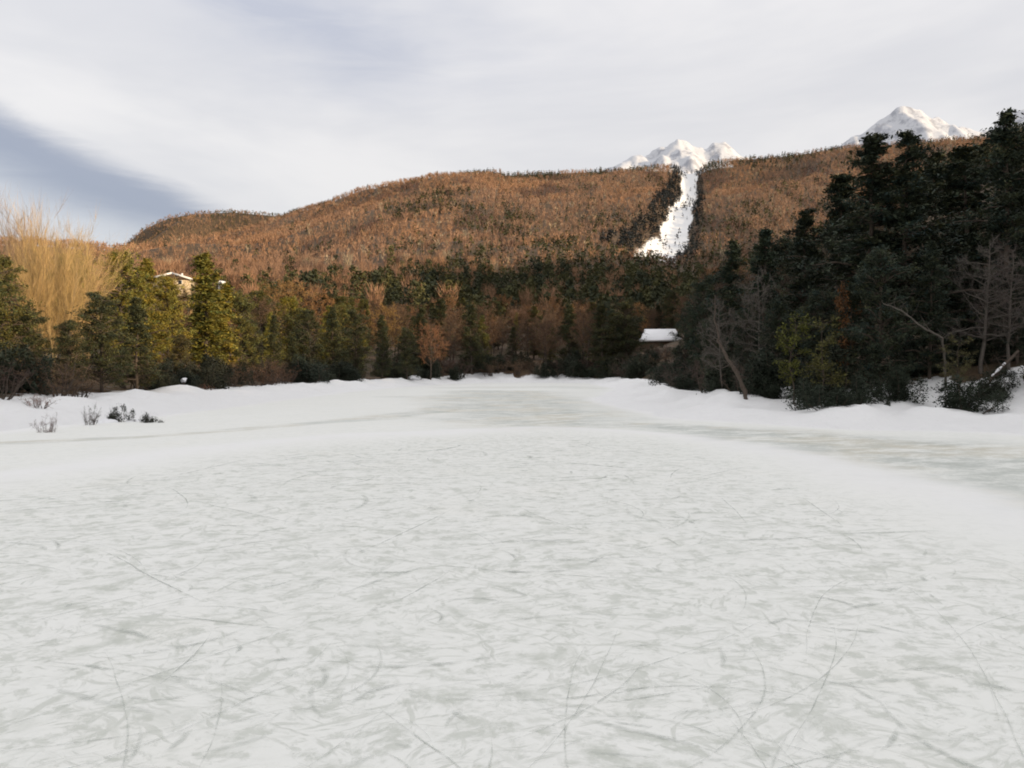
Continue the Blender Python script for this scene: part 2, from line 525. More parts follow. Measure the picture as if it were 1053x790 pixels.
ixs = axis(-26, 28, -13, 14, 0.2, 1.03, 0.8)
iys = axis(-25, 137, 1.5, 32, 0.2, 1.03, 0.9)
ix_, iy_ = np.meshgrid(ixs, iys)
fx_, fy_ = ix_.ravel(), iy_.ravel()
r_ = poly_sd(fx_, fy_, RINK)
sd_ = poly_sd(fx_, fy_, POND)
wob = fbm(fx_ / 3.5, fy_ / 3.5, 41, 3) - 0.5
wob2 = fbm(fx_ / 9.0, fy_ / 9.0, 43, 3) - 0.5
rink_a = sstep(r_ + wob * 2.2, -0.6, 2.2)
drift_a = np.exp(-((r_ + 1.5 + wob * 1.8) / 1.05) ** 2) * 0.72
# bare grey-green ice: middle of the pond, the strip along the right bank, and a thin line on the left
mid = sstep(line_d(fx_, fy_, [(1.5, 31.5), (0.5, 42), (0, 58), (-1, 78)], [3.6, 5.0, 5.5, 5.5]) + wob * 0.9, 1.45, 0.35)
mid2 = 0.55 * sstep(line_d(fx_, fy_, [(-6, 95), (4, 98), (9, 92)], [5, 7, 4]) + wob * 0.8, 1.2, 0.4)
lft_ = 0.8 * sstep(line_d(fx_, fy_, [(-15.5, 23.0), (-12.0, 25.5), (-9.0, 30.5), (-6, 36), (-3, 44)], [0.7, 0.5, 0.6, 1.3, 2.2]) + wob * 0.7, 1.35, 0.3)
lft2 = 0.5 * sstep(line_d(fx_, fy_, [(-9, 64), (-5, 60)], [2.5, 3.0]) + wob * 0.6, 1.2, 0.3)
rgt = sstep(line_d(fx_, fy_, [(5.5, 31), (8.2, 27), (10.5, 22), (12.2, 17.5), (12.5, 12)], [1.8, 3.2, 4.6, 5.4, 4.8]) + wob * 1.1, 1.3, 0.25)
bare_a = np.clip(1.0 * mid + mid2 + lft_ + lft2 + 0.95 * rgt, 0, 1) * (1 - sstep(r_, -1.4, 0.2)) * sstep(sd_ + wob * 1.0, 4.4, 6.0)
sn_edge = 1 - sstep(sd_ + wob * 1.2, 4.5, 6.2)
drift_a = np.clip(np.maximum(drift_a, sn_edge * 0.9), 0, 1)
keep = sd_ > 2.5
V = np.stack([fx_, fy_, ice_z(fx_, fy_)], -1)
iid = np.arange(len(ixs) * len(iys)).reshape(len(iys), len(ixs))
q = np.stack([iid[:-1, :-1], iid[:-1, 1:], iid[1:, 1:], iid[1:, :-1]], -1).reshape(-1, 4)
q = q[keep[q].all(1)]
used = np.unique(q)
remap = np.zeros(len(V), int); remap[used] = np.arange(len(used))
ice = link('pond_ice', mk_mesh('pond_ice', V[used], remap[q], None, [M_ICE], True,
                               {'rink': rink_a[used], 'bare_ice': bare_a[used], 'drift': drift_a[used]}))
tag(ice, 'frozen pond of scraped grey white ice', 'ice', kind='structure')

rng = np.random.default_rng(5)
SV, ST, SA, SS = [], [], [], []
nv = 0
for i in range(800):
    y = 2.3 + (rng.random() ** 1.5) * 21.0
    x = (rng.random() * 2 - 1) * (0.70 * y + 0.8)
    L = rng.choice([rng.uniform(0.10, 0.40), rng.uniform(0.4, 1.3)], p=[0.72, 0.28]) * (0.8 + y / 14)
    w = rng.uniform(0.008, 0.034) * (0.8 + y / 11)
    crisp = rng.random() < 0.22
    if crisp:
        L, w = rng.uniform(1.0, 4.0), rng.uniform(0.004, 0.008) * (0.8 + y / 9)
    a = rng.normal(0.25, 0.75) if rng.random() < 0.7 else rng.random() * math.pi
    kap = rng.normal(0, 0.7) / max(L, 0.4)
    n = 14
    pts = []
    px_, py_, an = x, y, a
    for k_ in range(n + 1):
        pts.append((px_, py_, an))
        px_ += math.cos(an) * L / n; py_ += math.sin(an) * L / n
        an += kap * L / n + rng.normal(0, 0.03)
    P = np.array(pts)
    if poly_sd(P[:, 0], P[:, 1], RINK).min() < 0.4 or P[:, 1].min() < 1.9:
        continue
    tp = np.sin(np.linspace(0.05, 0.97, n + 1) * math.pi) ** 0.6
    zz = ice_z(P[:, 0], P[:, 1]) + 0.004 + 0.004 * rng.random()
    nrm = np.stack([-np.sin(P[:, 2]), np.cos(P[:, 2])], -1) * (w * tp)[:, None]
    str_ = rng.uniform(0.45, 0.9) if crisp else rng.uniform(0.15, 0.62)
    for sgn in (-1, 0, 1):
        SV.append(np.column_stack([P[:, :2] + sgn * nrm, zz])); SA.append(np.full(n + 1, float(sgn)))
        SS.append(tp * str_)
    b = np.arange(n)
    for o_ in (0, n + 1):
        ST.append(np.stack([b + o_, b + 1 + o_, b + 1 + o_ + n + 1, b + o_ + n + 1], -1) + nv)
    nv += 3 * (n + 1)
sc_o = link('skate_marks', mk_mesh('skate_marks', np.vstack(SV), np.vstack(ST), None, [M_SCORE], False,
                                   {'across': np.concatenate(SA), 'strength': np.concatenate(SS)}))
tag(sc_o, 'grey skate marks scored across the near ice', 'skate marks', kind='stuff')

# ------------------------------------------------------------------ tree shapes
def tubes(segs, sides=5):
    s = np.array(segs, float)
    p0, p1, r0, r1 = s[:, 0:3], s[:, 3:6], s[:, 6], s[:, 7]
    d = p1 - p0
    d /= np.linalg.norm(d, axis=1)[:, None] + 1e-9
    ref = np.where(np.abs(d[:, 2:3]) > 0.9, np.array([[1.0, 0, 0]]), np.array([[0, 0, 1.0]]))
    u = np.cross(d, ref); u /= np.linalg.norm(u, axis=1)[:, None] + 1e-9
    v = np.cross(d, u)
    V, T = [], []
    an = np.arange(sides) * 2 * math.pi / sides
    ring = u[:, None, :] * np.cos(an)[None, :, None] + v[:, None, :] * np.sin(an)[None, :, None]
    V = np.concatenate([p0[:, None, :] + ring * r0[:, None, None], p1[:, None, :] + ring * r1[:, None, None]], 1)
    base = (np.arange(len(s)) * 2 * sides)[:, None]
    i = np.arange(sides); j = (i + 1) % sides
    t1 = np.stack([i, j, j + sides], -1); t2 = np.stack([i, j + sides, i + sides], -1)
    T = (np.concatenate([t1, t2])[None] + base[:, :, None]).reshape(-1, 3)
    return V.reshape(-1, 3), T


def leaves(C, size, rng, up=0.6, elong=1.5):
    """one small diamond (two triangles) at each centre"""
    n = len(C)
    nrm = rng.normal(size=(n, 3)); nrm /= np.linalg.norm(nrm, axis=1)[:, None]
    nrm[:, 2] = np.abs(nrm[:, 2]) + up
    nrm /= np.linalg.norm(nrm, axis=1)[:, None]
    a = rng.normal(size=(n, 3))
    u = np.cross(nrm, a); u /= np.linalg.norm(u, axis=1)[:, None] + 1e-9
    v = np.cross(nrm, u)
    s = (size * rng.uniform(0.55, 1.35, n))[:, None]
    V = np.stack([C - u * s * elong, C + v * s * 0.6, C + u * s * elong, C - v * s * 0.6], 1).reshape(-1, 3)
    b = (np.arange(n) * 4)[:, None]
    T = np.concatenate([b + np.array([[0, 1, 2]]), b + np.array([[0, 2, 3]])])
    return V, T


def slivers(P0, P1, w, rng):
    """thin flat twigs from P0 to P1"""
    n = len(P0)
    d = P1 - P0
    s = np.cross(d, rng.normal(size=(n, 3))); s /= np.linalg.norm(s, axis=1)[:, None] + 1e-9
    w = np.broadcast_to(np.asarray(w, float), (n,))[:, None]
    V = np.stack([P0 - s * w, P0 + s * w, P1], 1).reshape(-1, 3)
    return V, np.arange(3 * n).reshape(-1, 3)


def wob_trunk(H, rng, n=9, r0=0.17, lean=0.0, wig=0.05):
    z = np.linspace(-0.5, H, n)
    xy = np.cumsum(rng.normal(0, wig, (n, 2)), 0); xy -= xy[0]
    xy[:, 0] += lean * z
    P = np.column_stack([xy, z])
    R = r0 * (1 - np.linspace(0, 1, n)) ** 0.85 + 0.012
    return P, R


def at_h(P, z):
    return np.array([np.interp(z, P[:, 2], P[:, i]) for i in range(3)])


def make_evergreen(seed, shape, nb=80, clumps=5, per=16, leaf=0.15, H=10.0):
    rng = np.random.default_rng(seed)
    P, R = wob_trunk(H, rng)
    segs = [(*P[i], *P[i + 1], R[i], R[i + 1]) for i in range(len(P) - 1)]
    CC, CR = [], []
    lob = rng.random(8) * 2 * math.pi
    for i in range(nb):
        f = 0.07 + 0.92 * ((i + rng.random()) / nb)
        if shape == 'conical':
            rad = 2.35 * (1 - f) ** 0.8 + 0.18; pit = rng.normal(0.12, 0.16)
        elif shape == 'layered':
            lev = round(f * 11) / 11 if f < 0.75 else f
            f = np.clip(0.75 * lev + 0.25 * f + rng.normal(0, 0.012), 0.08, 0.995)
            rad = 2.9 * (1 - f ** 1.9) ** 0.85 * (0.62 + 0.38 * math.sin(lob[int(f * 7.9)] + i)) + 0.22; pit = rng.normal(0.16, 0.12)
        elif shape == 'round':
            rad = 3.0 * math.sqrt(max(0.02, 1 - ((f - 0.42) / 0.6) ** 2)); pit = rng.normal(0.45, 0.25)
        else:
            rad = 1.15 * (1 - f ** 2.2) ** 0.7 + 0.12; pit = rng.normal(0.75, 0.2)
        rad *= rng.uniform(0.6, 1.12)
        a = rng.random() * 2 * math.pi
        d = np.array([math.cos(a) * math.cos(pit), math.sin(a) * math.cos(pit), math.sin(pit)])
        b0 = at_h(P, f * H)
        tip = b0 + d * rad + np.array([0, 0, -0.10 * rad])
        midp = b0 + d * rad * 0.5 + np.array([0, 0, 0.03 * rad])
        rr = 0.012 + 0.022 * rad
        segs.append((*b0, *midp, rr, rr * 0.7)); segs.append((*midp, *tip, rr * 0.7, 0.008))
        for k_ in range(clumps):
            t = 0.25 + 0.78 * rng.random() ** 0.7
            c = b0 + (tip - b0) * t + rng.normal(0, 0.13 * rad ** 0.6, 3) * np.array([1, 1, 0.45])
            CC.append(c); CR.append(rng.uniform(0.14, 0.34) * (0.55 + 0.22 * rad))
            if rng.random() < 0.3:
                m_ = b0 + (tip - b0) * t * 0.8
                segs.append((*m_, *c, 0.010, 0.005))
    CC, CR = np.array(CC), np.array(CR)
    n = len(CC)
    C = np.repeat(CC, per, 0) + rng.normal(size=(n * per, 3)) * np.repeat(CR, per)[:, None] * np.array([0.8, 0.8, 0.42 if shape == 'layered' else 0.55])
    C[:, 2] = np.maximum(C[:, 2], 0.05)
    V, T = leaves(C, leaf, rng, 0.8 if shape == 'layered' else 0.4)
    tv = np.repeat(rng.uniform(0.7, 1.3, n), per) * rng.uniform(0.75, 1.25, n * per)
    hue = np.repeat(rng.normal(0, 1, n), per)
    tint = np.column_stack([tv * (1 + 0.16 * hue), tv * (1 + 0.05 * hue), tv * (1 - 0.12 * hue)])
    return tubes(segs, 5), (V, T, np.repeat(np.clip(tint, 0.1, 3), 4, 0))


def make_bare(seed, shape, H=10.0, twig=0.012, n1=11, n2=9, n3=9):
    """leafless tree: trunk and limbs as tubes, fine twigs as slivers"""
    rng = np.random.default_rng(seed)
    segs, t0, t1, tw = [], [], [], []

    def unit(v):
        return v / (np.linalg.norm(v) + 1e-9)

    stems = []
    if shape == 'fan':
        for i in range(n1):
            a = rng.random() * 2 * math.pi
            spread = rng.uniform(0.02, 0.24)
            stems.append((np.array([math.cos(a), math.sin(a), 0]) * rng.uniform(0.05, 0.5) + np.array([0, 0, -0.3]),
                          unit(np.array([math.cos(a) * spread, math.sin(a) * spread, 1.0])), H * rng.uniform(0.62, 1.0), rng.uniform(0.022, 0.055)))
    elif shape == 'shrub':
        for i in range(n1):
            a = rng.random() * 2 * math.pi
            spread = rng.uniform(0.15, 1.0)
            stems.append((np.array([math.cos(a), math.sin(a), 0]) * rng.uniform(0.05, 1.2) + np.array([0, 0, -0.3]),
                          unit(np.array([math.cos(a) * spread, math.sin(a) * spread, 1.0])), H * rng.uniform(0.6, 1.0), rng.uniform(0.04, 0.09)))
    else:
        P, R = wob_trunk(H * 0.93, rng, 9, 0.15, rng.normal(0, 0.03), 0.09)
        for i in range(len(P) - 1):
            segs.append((*P[i], *P[i + 1], R[i], R[i + 1]))
        for i in range(n1 * 2):
            f = 0.22 + 0.74 * (i + rng.random()) / (n1 * 2)
            a = i * 2.4 + rng.normal(0, 0.4)
            pit = rng.uniform(0.35, 1.0) if shape == 'spread' else rng.uniform(-0.05, 0.5)
            L = (3.6 * math.sin(math.pi * (0.18 + 0.80 * f)) ** 0.8 + 0.5) * rng.uniform(0.7, 1.1) * (1.0 if shape == 'spread' else 0.8)
            stems.append((at_h(P, f * H * 0.93), np.array([math.cos(a) * math.cos(pit), math.sin(a) * math.cos(pit), math.sin(pit)]), L, 0.05 * (1.1 - f) + 0.012))
    for (b0, d, L, r) in stems:
        n = 6
        p, dd = b0.copy(), d.copy()
        pts = [p.copy()]
        for k_ in range(n):
            dd = unit(dd + rng.normal(0, 0.11 if shape == 'fan' else 0.14, 3) + np.array([0, 0, 0.06]))
            p2 = p + dd * L / n
            ra, rb = r * (1 - k_ / n) ** 0.9 + 0.006, r * (1 - (k_ + 1) / n) ** 0.9 + 0.005
            segs.append((*p, *p2, ra, rb))
            p = p2
            pts.append(p.copy())
        pts = np.array(pts)
        for k_ in range(n2):
            t = rng.uniform(0.2, 1.0) * n
            i0 = min(int(t), n - 1)
            q0 = pts[i0] + (pts[i0 + 1] - pts[i0]) * (t - i0)
            sd = unit(unit(pts[i0 + 1] - pts[i0]) * (1.8 if shape == 'fan' else 0.7) + rng.normal(0, 0.46 if shape == 'fan' else 0.62, 3) + np.array([0, 0, 0.15]))
            l2 = L * rng.uniform(0.14, 0.34)
            q1 = q0 + sd * l2
            segs.append((*q0, *q1, *((0.006, 0.003) if shape == 'fan' else (0.011, 0.004))))
            for m_ in range(n3):
                tt = rng.uniform(0.1, 1.0)
                s0 = q0 + (q1 - q0) * tt
                s1 = s0 + unit(sd * (1.6 if shape == 'fan' else 0.6) + rng.normal(0, 0.5, 3) + np.array([0, 0, 0.2])) * l2 * rng.uniform(0.3, 0.8)
                t0.append(s0); t1.append(s1); tw.append(twig * rng.uniform(0.6, 1.3))
    V, T = slivers(np.array(t0), np.array(t1), np.array(tw), rng)
    n = len(t0)
    tv = rng.uniform(0.65, 1.35, n)
    tint = np.repeat(np.column_stack([tv, tv * rng.uniform(0.93, 1.05, n), tv * rng.uniform(0.85, 1.1, n)]), 3, 0)
    return tubes(segs, 4), (V, T, tint)


PROTO = {}


def add_proto(key, parts, bark, crown_mat):
    (tv, tt), (cv, ct, ci) = parts
    PROTO[key] = (mk_mesh('trunk_' + key, tv, tt, None, [bark], True), mk_mesh('crown_' + key, cv, ct, ci, [crown_mat]))


for i in range(4):
    add_proto(f'conical{i}', make_evergreen(100 + i, 'conical', 120, 5, 26, 0.070), M_BARK, M_LEAF)
    add_proto(f'layered{i}', make_evergreen(120 + i, 'layered', 120, 6, 25, 0.072), M_BARK, M_LEAF)
    add_proto(f'round{i}', make_evergreen(140 + i, 'round', 110, 6, 26, 0.075), M_BARK, M_LEAF)
for i in range(2):
    add_proto(f'columnar{i}', make_evergreen(160 + i, 'columnar', 110, 4, 18, 0.085), M_BARK, M_LEAF)
for i in range(3):
    add_proto(f'fan{i}', make_bare(180 + i, 'fan', 10, 0.0065, 22, 22, 16), M_STRAWBARK, M_TWIG)
    add_proto(f'spread{i}', make_bare(200 + i, 'spread', 10, 0.017, 14, 14, 15), M_BARK, M_TWIG)
    add_proto(f'shrub{i}', make_bare(220 + i, 'shrub', 4.5, 0.020, 16, 9, 9), M_BARK, M_TWIG)
for i in range(2):
    add_proto(f'dead{i}', make_bare(240 + i, 'dead', 10, 0.011, 18, 12, 12), M_PALEBARK, M_TWIG)


def make_bush(seed, H=4.0, leafy=True):
    """low spreading bush: several lobes of leaves down to the ground, bare twigs sticking out"""
    rng = np.random.default_rng(seed)
    CC, segs, t0, t1 = [], [], [], []
    for i in range(10):
        a, r = rng.random() * 6.28, rng.uniform(0.2, 2.6)
        top = H * rng.uniform(0.45, 1.0) * (1 - (r / 4.2) ** 2)
        c = np.array([math.cos(a) * r, math.sin(a) * r, 0.0])
        tip = c + np.array([rng.normal(0, 0.5), rng.normal(0, 0.5), top])
        segs.append((c[0] * 0.3, c[1] * 0.3, -0.6, *((c * 0.7 + tip * 0.3)), 0.07, 0.05)); segs.append((*(c * 0.7 + tip * 0.3), *tip, 0.05, 0.012))
        for k_ in range(34):
            f = rng.random()
            w = 0.85 * math.sqrt(max(0.05, 1 - f ** 2)) * rng.uniform(0.6, 1.2)
            b = rng.random() * 6.28
            CC.append(c + (tip - c) * f + np.array([math.cos(b) * w, math.sin(b) * w, 0.0]))
        for k_ in range(12):
            q = tip + rng.normal(0, 0.5, 3) - np.array([0, 0, 0.3])
            t0.append(q); t1.append(q + np.array([rng.normal(0, 0.4), rng.normal(0, 0.4), rng.uniform(0.2, 0.9)]))
    CC = np.array(CC)
    per = 15
    n = len(CC)
    C = np.repeat(CC, per, 0) + rng.normal(0, 0.22, (n * per, 3))
    C[:, 2] = np.maximum(C[:, 2], -0.1)
    V, T = leaves(C, 0.10, rng, 0.3)
    tv = np.repeat(rng.uniform(0.65, 1.35, n), per) * rng.uniform(0.75, 1.25, n * per)
    tint = np.repeat(np.column_stack([tv, tv, tv]), 4, 0)
    V2, T2 = slivers(np.array(t0), np.array(t1), 0.02, rng)
    return tubes(segs, 4), (np.vstack([V, V2]), np.vstack([T, T2 + len(V)]), np.vstack([tint, np.ones((len(V2), 3)) * 1.4]))


def make_sapling(seed, H=10.0):
    """thin tree with a few loose leaf clusters"""
    rng = np.random.default_rng(seed)
    P, R = wob_trunk(H, rng, 9, 0.10, 0.03, 0.16)
    segs = [(*P[i], *P[i + 1], R[i], R[i + 1]) for i in range(len(P) - 1)]
    CC = []
    for i in range(26):
        f = rng.uniform(0.25, 1.0)
        a = rng.random() * 6.28
        L = rng.uniform(0.6, 2.6)
        b0 = at_h(P, f * H)
        tip = b0 + np.array([math.cos(a) * L, math.sin(a) * L, rng.uniform(0.1, 1.2)])
        segs.append((*b0, *tip, 0.035, 0.012))
        if rng.random() < 0.5:
            for k_ in range(6):
                CC.append(b0 + (tip - b0) * rng.uniform(0.5, 1.1) + rng.normal(0, 0.28, 3))
    CC = np.array(CC); per = 14; n = len(CC)
    C = np.repeat(CC, per, 0) + rng.normal(0, 0.24, (n * per, 3))
    V, T = leaves(C, 0.12, rng, 0.3)
    tv = np.repeat(rng.uniform(0.6, 1.4, n), per) * rng.uniform(0.75, 1.25, n * per)
    return tubes(segs, 4), (V, T, np.repeat(np.column_stack([tv, tv, tv]), 4, 0))


for i in range(4):
    add_proto(f'bush{i}', make_bush(260 + i), M_BARK, M_LEAF)
for i in range(2):
    add_proto(f'sapling{i}', make_sapling(280 + i), M_BARK, M_LEAF)
PROTO_H = {'shrub': 4.5, 'bush': 4.0}


def gz(x, y):
    return float(height(np.array([x]), np.array([y]))[0])


def plant(name, key, x, y, h, width, color, label, cat, group=None, rot=0.0, sink=0.0, tilt=(0, 0)):
    root = bpy.data.objects.new(name, None)
    root.empty_display_size = 0.3
    COL.objects.link(root)
    root.location = (x, y, gz(x, y) - sink)
    s = h / PROTO_H.get(key.rstrip('0123456789'), 10.0)
    root.scale = (s * width, s * width, s)
    root.rotation_euler = (tilt[0], tilt[1], rot)
    tag(root, label, cat, group)
    tm, cm = PROTO[key]
    t = link('trunk', tm, root)
    c = link('crown', cm, root)
    t.color = c.color = (*color, 1)
    return root


def by_px(px, Y, top):
    """place by photo column and distance; the height follows from the row of its tip"""
    x = (px - CX) / F * Y
    return x, Y, CAMZ + (HY - top) / F * Y - gz(x, Y)


rng = np.random.default_rng(11)
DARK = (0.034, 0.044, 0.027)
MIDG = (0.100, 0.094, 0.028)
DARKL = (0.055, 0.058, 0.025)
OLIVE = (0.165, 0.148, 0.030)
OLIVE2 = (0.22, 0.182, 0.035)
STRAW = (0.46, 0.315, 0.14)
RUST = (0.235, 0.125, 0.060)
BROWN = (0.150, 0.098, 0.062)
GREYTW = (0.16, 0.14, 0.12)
taken = []


def single(name, key, px, Y, top, width, color, label, cat='tree', group=None, **kw):
    x, y, h = by_px(px, Y, top)
    taken.append((x, y))
    return plant(name, key, x, y, h, width, color, label, cat, group, rot=rng.random() * 6.28, **kw)


# ---- left bank
single('bare_tree', 'fan0', 32, 50, 242, 0.85, STRAW, 'tall pale straw coloured leafless tree catching sunlight at the left edge')
single('bare_tree', 'fan1', 58, 52, 232, 0.85, STRAW, 'pale golden leafless tree with the highest twigs in the left grove')
single('bare_tree', 'fan2', 82, 56, 252, 0.85, (0.40, 0.29, 0.13), 'shorter golden leafless tree right of the tall straw coloured ones')
single('bare_tree', 'fan0', 12, 57, 232, 1.2, (0.28, 0.20, 0.14), 'brownish leafless tree behind the evergreen at the left border')
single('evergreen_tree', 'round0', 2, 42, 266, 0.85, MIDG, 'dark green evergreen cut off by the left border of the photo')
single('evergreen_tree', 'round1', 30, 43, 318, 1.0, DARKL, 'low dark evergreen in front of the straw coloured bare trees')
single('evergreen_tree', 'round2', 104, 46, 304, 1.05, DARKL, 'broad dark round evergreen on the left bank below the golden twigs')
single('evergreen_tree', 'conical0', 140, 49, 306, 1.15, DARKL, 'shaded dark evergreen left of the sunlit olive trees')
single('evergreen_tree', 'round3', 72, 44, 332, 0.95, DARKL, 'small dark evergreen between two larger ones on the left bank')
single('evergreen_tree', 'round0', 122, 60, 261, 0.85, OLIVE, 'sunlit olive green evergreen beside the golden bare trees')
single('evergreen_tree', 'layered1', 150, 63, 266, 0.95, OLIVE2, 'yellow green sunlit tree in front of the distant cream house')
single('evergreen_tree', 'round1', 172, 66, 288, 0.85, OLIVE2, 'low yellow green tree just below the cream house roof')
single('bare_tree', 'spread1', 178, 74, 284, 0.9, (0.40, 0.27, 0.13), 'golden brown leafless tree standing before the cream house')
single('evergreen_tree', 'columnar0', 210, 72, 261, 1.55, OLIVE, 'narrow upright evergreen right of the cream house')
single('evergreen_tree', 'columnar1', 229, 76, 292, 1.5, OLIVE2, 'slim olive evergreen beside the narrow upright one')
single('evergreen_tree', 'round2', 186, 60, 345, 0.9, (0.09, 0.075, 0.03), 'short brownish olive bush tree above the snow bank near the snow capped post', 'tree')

# ---- right bank
single('evergreen_tree', 'layered0', 893, 43, 139, 1.0, DARK, 'tall dark evergreen whose ragged tip rises before the snowy peak')
single('evergreen_tree', 'layered1', 934, 42, 137, 0.92, DARK, 'tall dark evergreen crossing the right flank of the snowy peak')
single('evergreen_tree', 'layered2', 1034, 38, 118, 0.85, DARK, 'tallest dark evergreen cut off by the right border')
single('evergreen_tree', 'layered3', 994, 45, 150, 1.05, DARK, 'broad dark evergreen second from the right border')
single('evergreen_tree', 'layered2', 962, 52, 160, 1.0, DARK, 'dark evergreen filling the gap between two tall right bank trees')
single('evergreen_tree', 'layered3', 862, 50, 178, 1.0, DARK, 'dark evergreen on the left side of the tall right bank group')
single('evergreen_tree', 'layered0', 826, 55, 216, 0.95, DARK, 'dark flat layered evergreen stepping down from the right bank group')
single('evergreen_tree', 'conical1', 786, 60, 236, 0.95, (0.036, 0.050, 0.03), 'dark evergreen above the leaning grey trunk on the right bank')
single('evergreen_tree', 'layered1', 752, 63, 248, 0.9, (0.036, 0.050, 0.03), 'dark evergreen where the right bank woods start below the hill')
single('evergreen_tree', 'round3', 722, 72, 288, 0.75, (0.036, 0.048, 0.028), 'dark shorter evergreen at the left end of the right bank woods')
single('evergreen_tree', 'round0', 704, 80, 318, 0.75, DARK, 'dark evergreen directly right of the snowy roofed cabin')
for i, (px, Y, top, w, k_) in enumerate([(905, 36.5, 262, 0.9, 'round1'), (845, 41, 300, 0.95, 'round2'), (800, 45, 312, 0.9, 'round0'), (955, 37, 250, 0.8, 'layered2'),
                                         (1045, 36, 262, 0.9, 'layered1'), (770, 50, 322, 0.9, 'round3'), (735, 56, 326, 0.9, 'round1'), (875, 39, 285, 0.9, 'layered0'), (1000, 40, 240, 0.8, 'layered0')]):
    where = ['behind the snow gap', 'above the dark bank bushes', 'left of the yellow green sprays', 'behind the arched dead branch', 'at the right border under the tallest tree',
             'behind the leaning grey trunk', 'left of the leaning grey trunk', 'above the orange leaf cluster', 'behind the grey dead trees'][i]
    single('evergreen_tree', k_, px, Y, top, w, DARK, 'shaded mid height evergreen ' + where)
single('dead_tree', 'dead0', 1008, 36, 236, 0.95, (0.10, 0.088, 0.078), 'grey brown leafless tree with drooping twigs near the right border')
single('dead_tree', 'dead1', 1036, 35.5, 250, 0.9, (0.10, 0.082, 0.072), 'grey leafless tree closest to the right border')
single('dead_tree', 'dead1', 783, 47, 268, 0.7, (0.13, 0.115, 0.10), 'thin grey dead tree standing among right bank evergreens')
single('dead_tree', 'dead0', 742, 46, 300, 0.7, (0.12, 0.105, 0.09), 'slim dead tree just left of the leaning trunk')
single('leafy_shrub', 'sapling0', 816, 38, 328, 1.0, (0.085, 0.088, 0.018), 'yellow green spray of leaves low on the right bank', 'shrub')
single('leafy_shrub', 'sapling1', 850, 36, 332, 1.1, (0.075, 0.07, 0.02), 'olive yellow leafy shrub above the dark bank bush', 'shrub')
single('leafy_shrub', 'sapling0', 868, 39, 300, 0.6, (0.13, 0.06, 0.022), 'small orange leaved sapling in the dark right bank woods', 'shrub')
single('leafy_shrub', 'sapling1', 985, 34.5, 350, 1.2, (0.10, 0.09, 0.04), 'dull green shrub right of the snow gap', 'shrub')
# dark bushes along the right bank
for i, (px, Y, top, wd, label) in enumerate([
        (850, 32.8, 392, 1.25, 'dark bush overhanging the right snow bank edge'),
        (828, 34.5, 388, 1.0, 'dark bush left of the larger bank bush'),
        (878, 33.6, 380, 1.0, 'dark bush with snow behind it on the right bank'),
        (928, 34.6, 374, 0.9, 'dark bush on the left side of the snow gap'),
        (912, 33.2, 408, 0.8, 'little dark bush low on the snow beside the gap'),
        (992, 31.6, 384, 1.2, 'large dark green bush on the right side of the snow gap'),
        (1030, 35, 372, 1.3, 'dark bush behind the snowy leaning log'),
        (790, 40, 384, 1.2, 'dark bush right of the leaning grey trunk'),
        (735, 46, 384, 1.3, 'dark bush left of the leaning grey trunk'),
        (705, 56, 384, 1.4, 'dark bush at the left end of the right bank'),
        (944, 39.0, 342, 0.9, 'dark thicket above the top of the snow gap'),
        (976, 40.0, 334, 0.9, 'dark thicket under the arched dead branch'),
        (1012, 38.5, 338, 0.9, 'dark thicket at the foot of the grey dead trees'),
        (1046, 38.0, 340, 1.0, 'dark thicket behind the snowy log at the right border')]):
    single('evergreen_bush', f'bush{i % 4}', px, Y, top, wd, (0.024, 0.032, 0.020), label, 'bush', sink=0.1)

# ---- left bank small plants
single('bare_shrub', 'shrub0', 47, 27.5, 423, 0.6, (0.26, 0.20, 0.19), 'small leafless twiggy shrub standing alone in snow at the left', 'shrub')
single('bare_shrub', 'shrub1', 92, 31.0, 413, 0.55, (0.12, 0.10, 0.09), 'tiny bare shrub with dark base on the left snow bank', 'shrub')
single('bare_shrub', 'shrub2', 40, 33.5, 405, 1.5, (0.20, 0.085, 0.055), 'rust red low shrub under the dark trees at the left', 'shrub')
single('bare_shrub', 'shrub1', 212, 53, 394, 1.8, (0.17, 0.085, 0.06), 'low reddish brown shrub strip on top of the left snow bank', 'shrub')
single('evergreen_bush', 'bush0', 122, 33.0, 411, 0.65, (0.032, 0.036, 0.024), 'dark bush poking through snow on the left bank', 'bush', sink=0.15)
single('evergreen_bush', 'bush1', 153, 32.5, 422, 0.8, (0.028, 0.030, 0.020), 'little dark bush right of the bigger one on the left snow bank', 'bush', sink=0.1)
single('evergreen_bush', 'bush2', 268, 66, 402, 1.0, (0.03, 0.03, 0.02), 'tiny dark clump on the snow edge below the far left woods', 'bush', sink=0.1)

# ---- woods: fillers between the singled-out trees, every one a tree of its own
SKYLINE = [(-40, 262), (0, 262), (60, 262), (110, 272), (190, 292), (240, 302), (262, 296), (300, 300), (360, 306), (430, 316), (470, 302), (540, 300), (620, 302), (668, 318), (690, 300), (720, 290),
           (760, 250), (830, 222), (860, 196), (880, 176), (960, 172), (1060, 165), (1120, 160)]
skx, sky_ = zip(*SKYLINE)
HOUSE_BOX = [(660, 694, 350, 190.0), (160, 200, 290, 310.0), (225, 233, 292, 280.0)]


def free(x, y, r):
    return all((x - a) ** 2 + (y - b) ** 2 > r * r for a, b in taken)


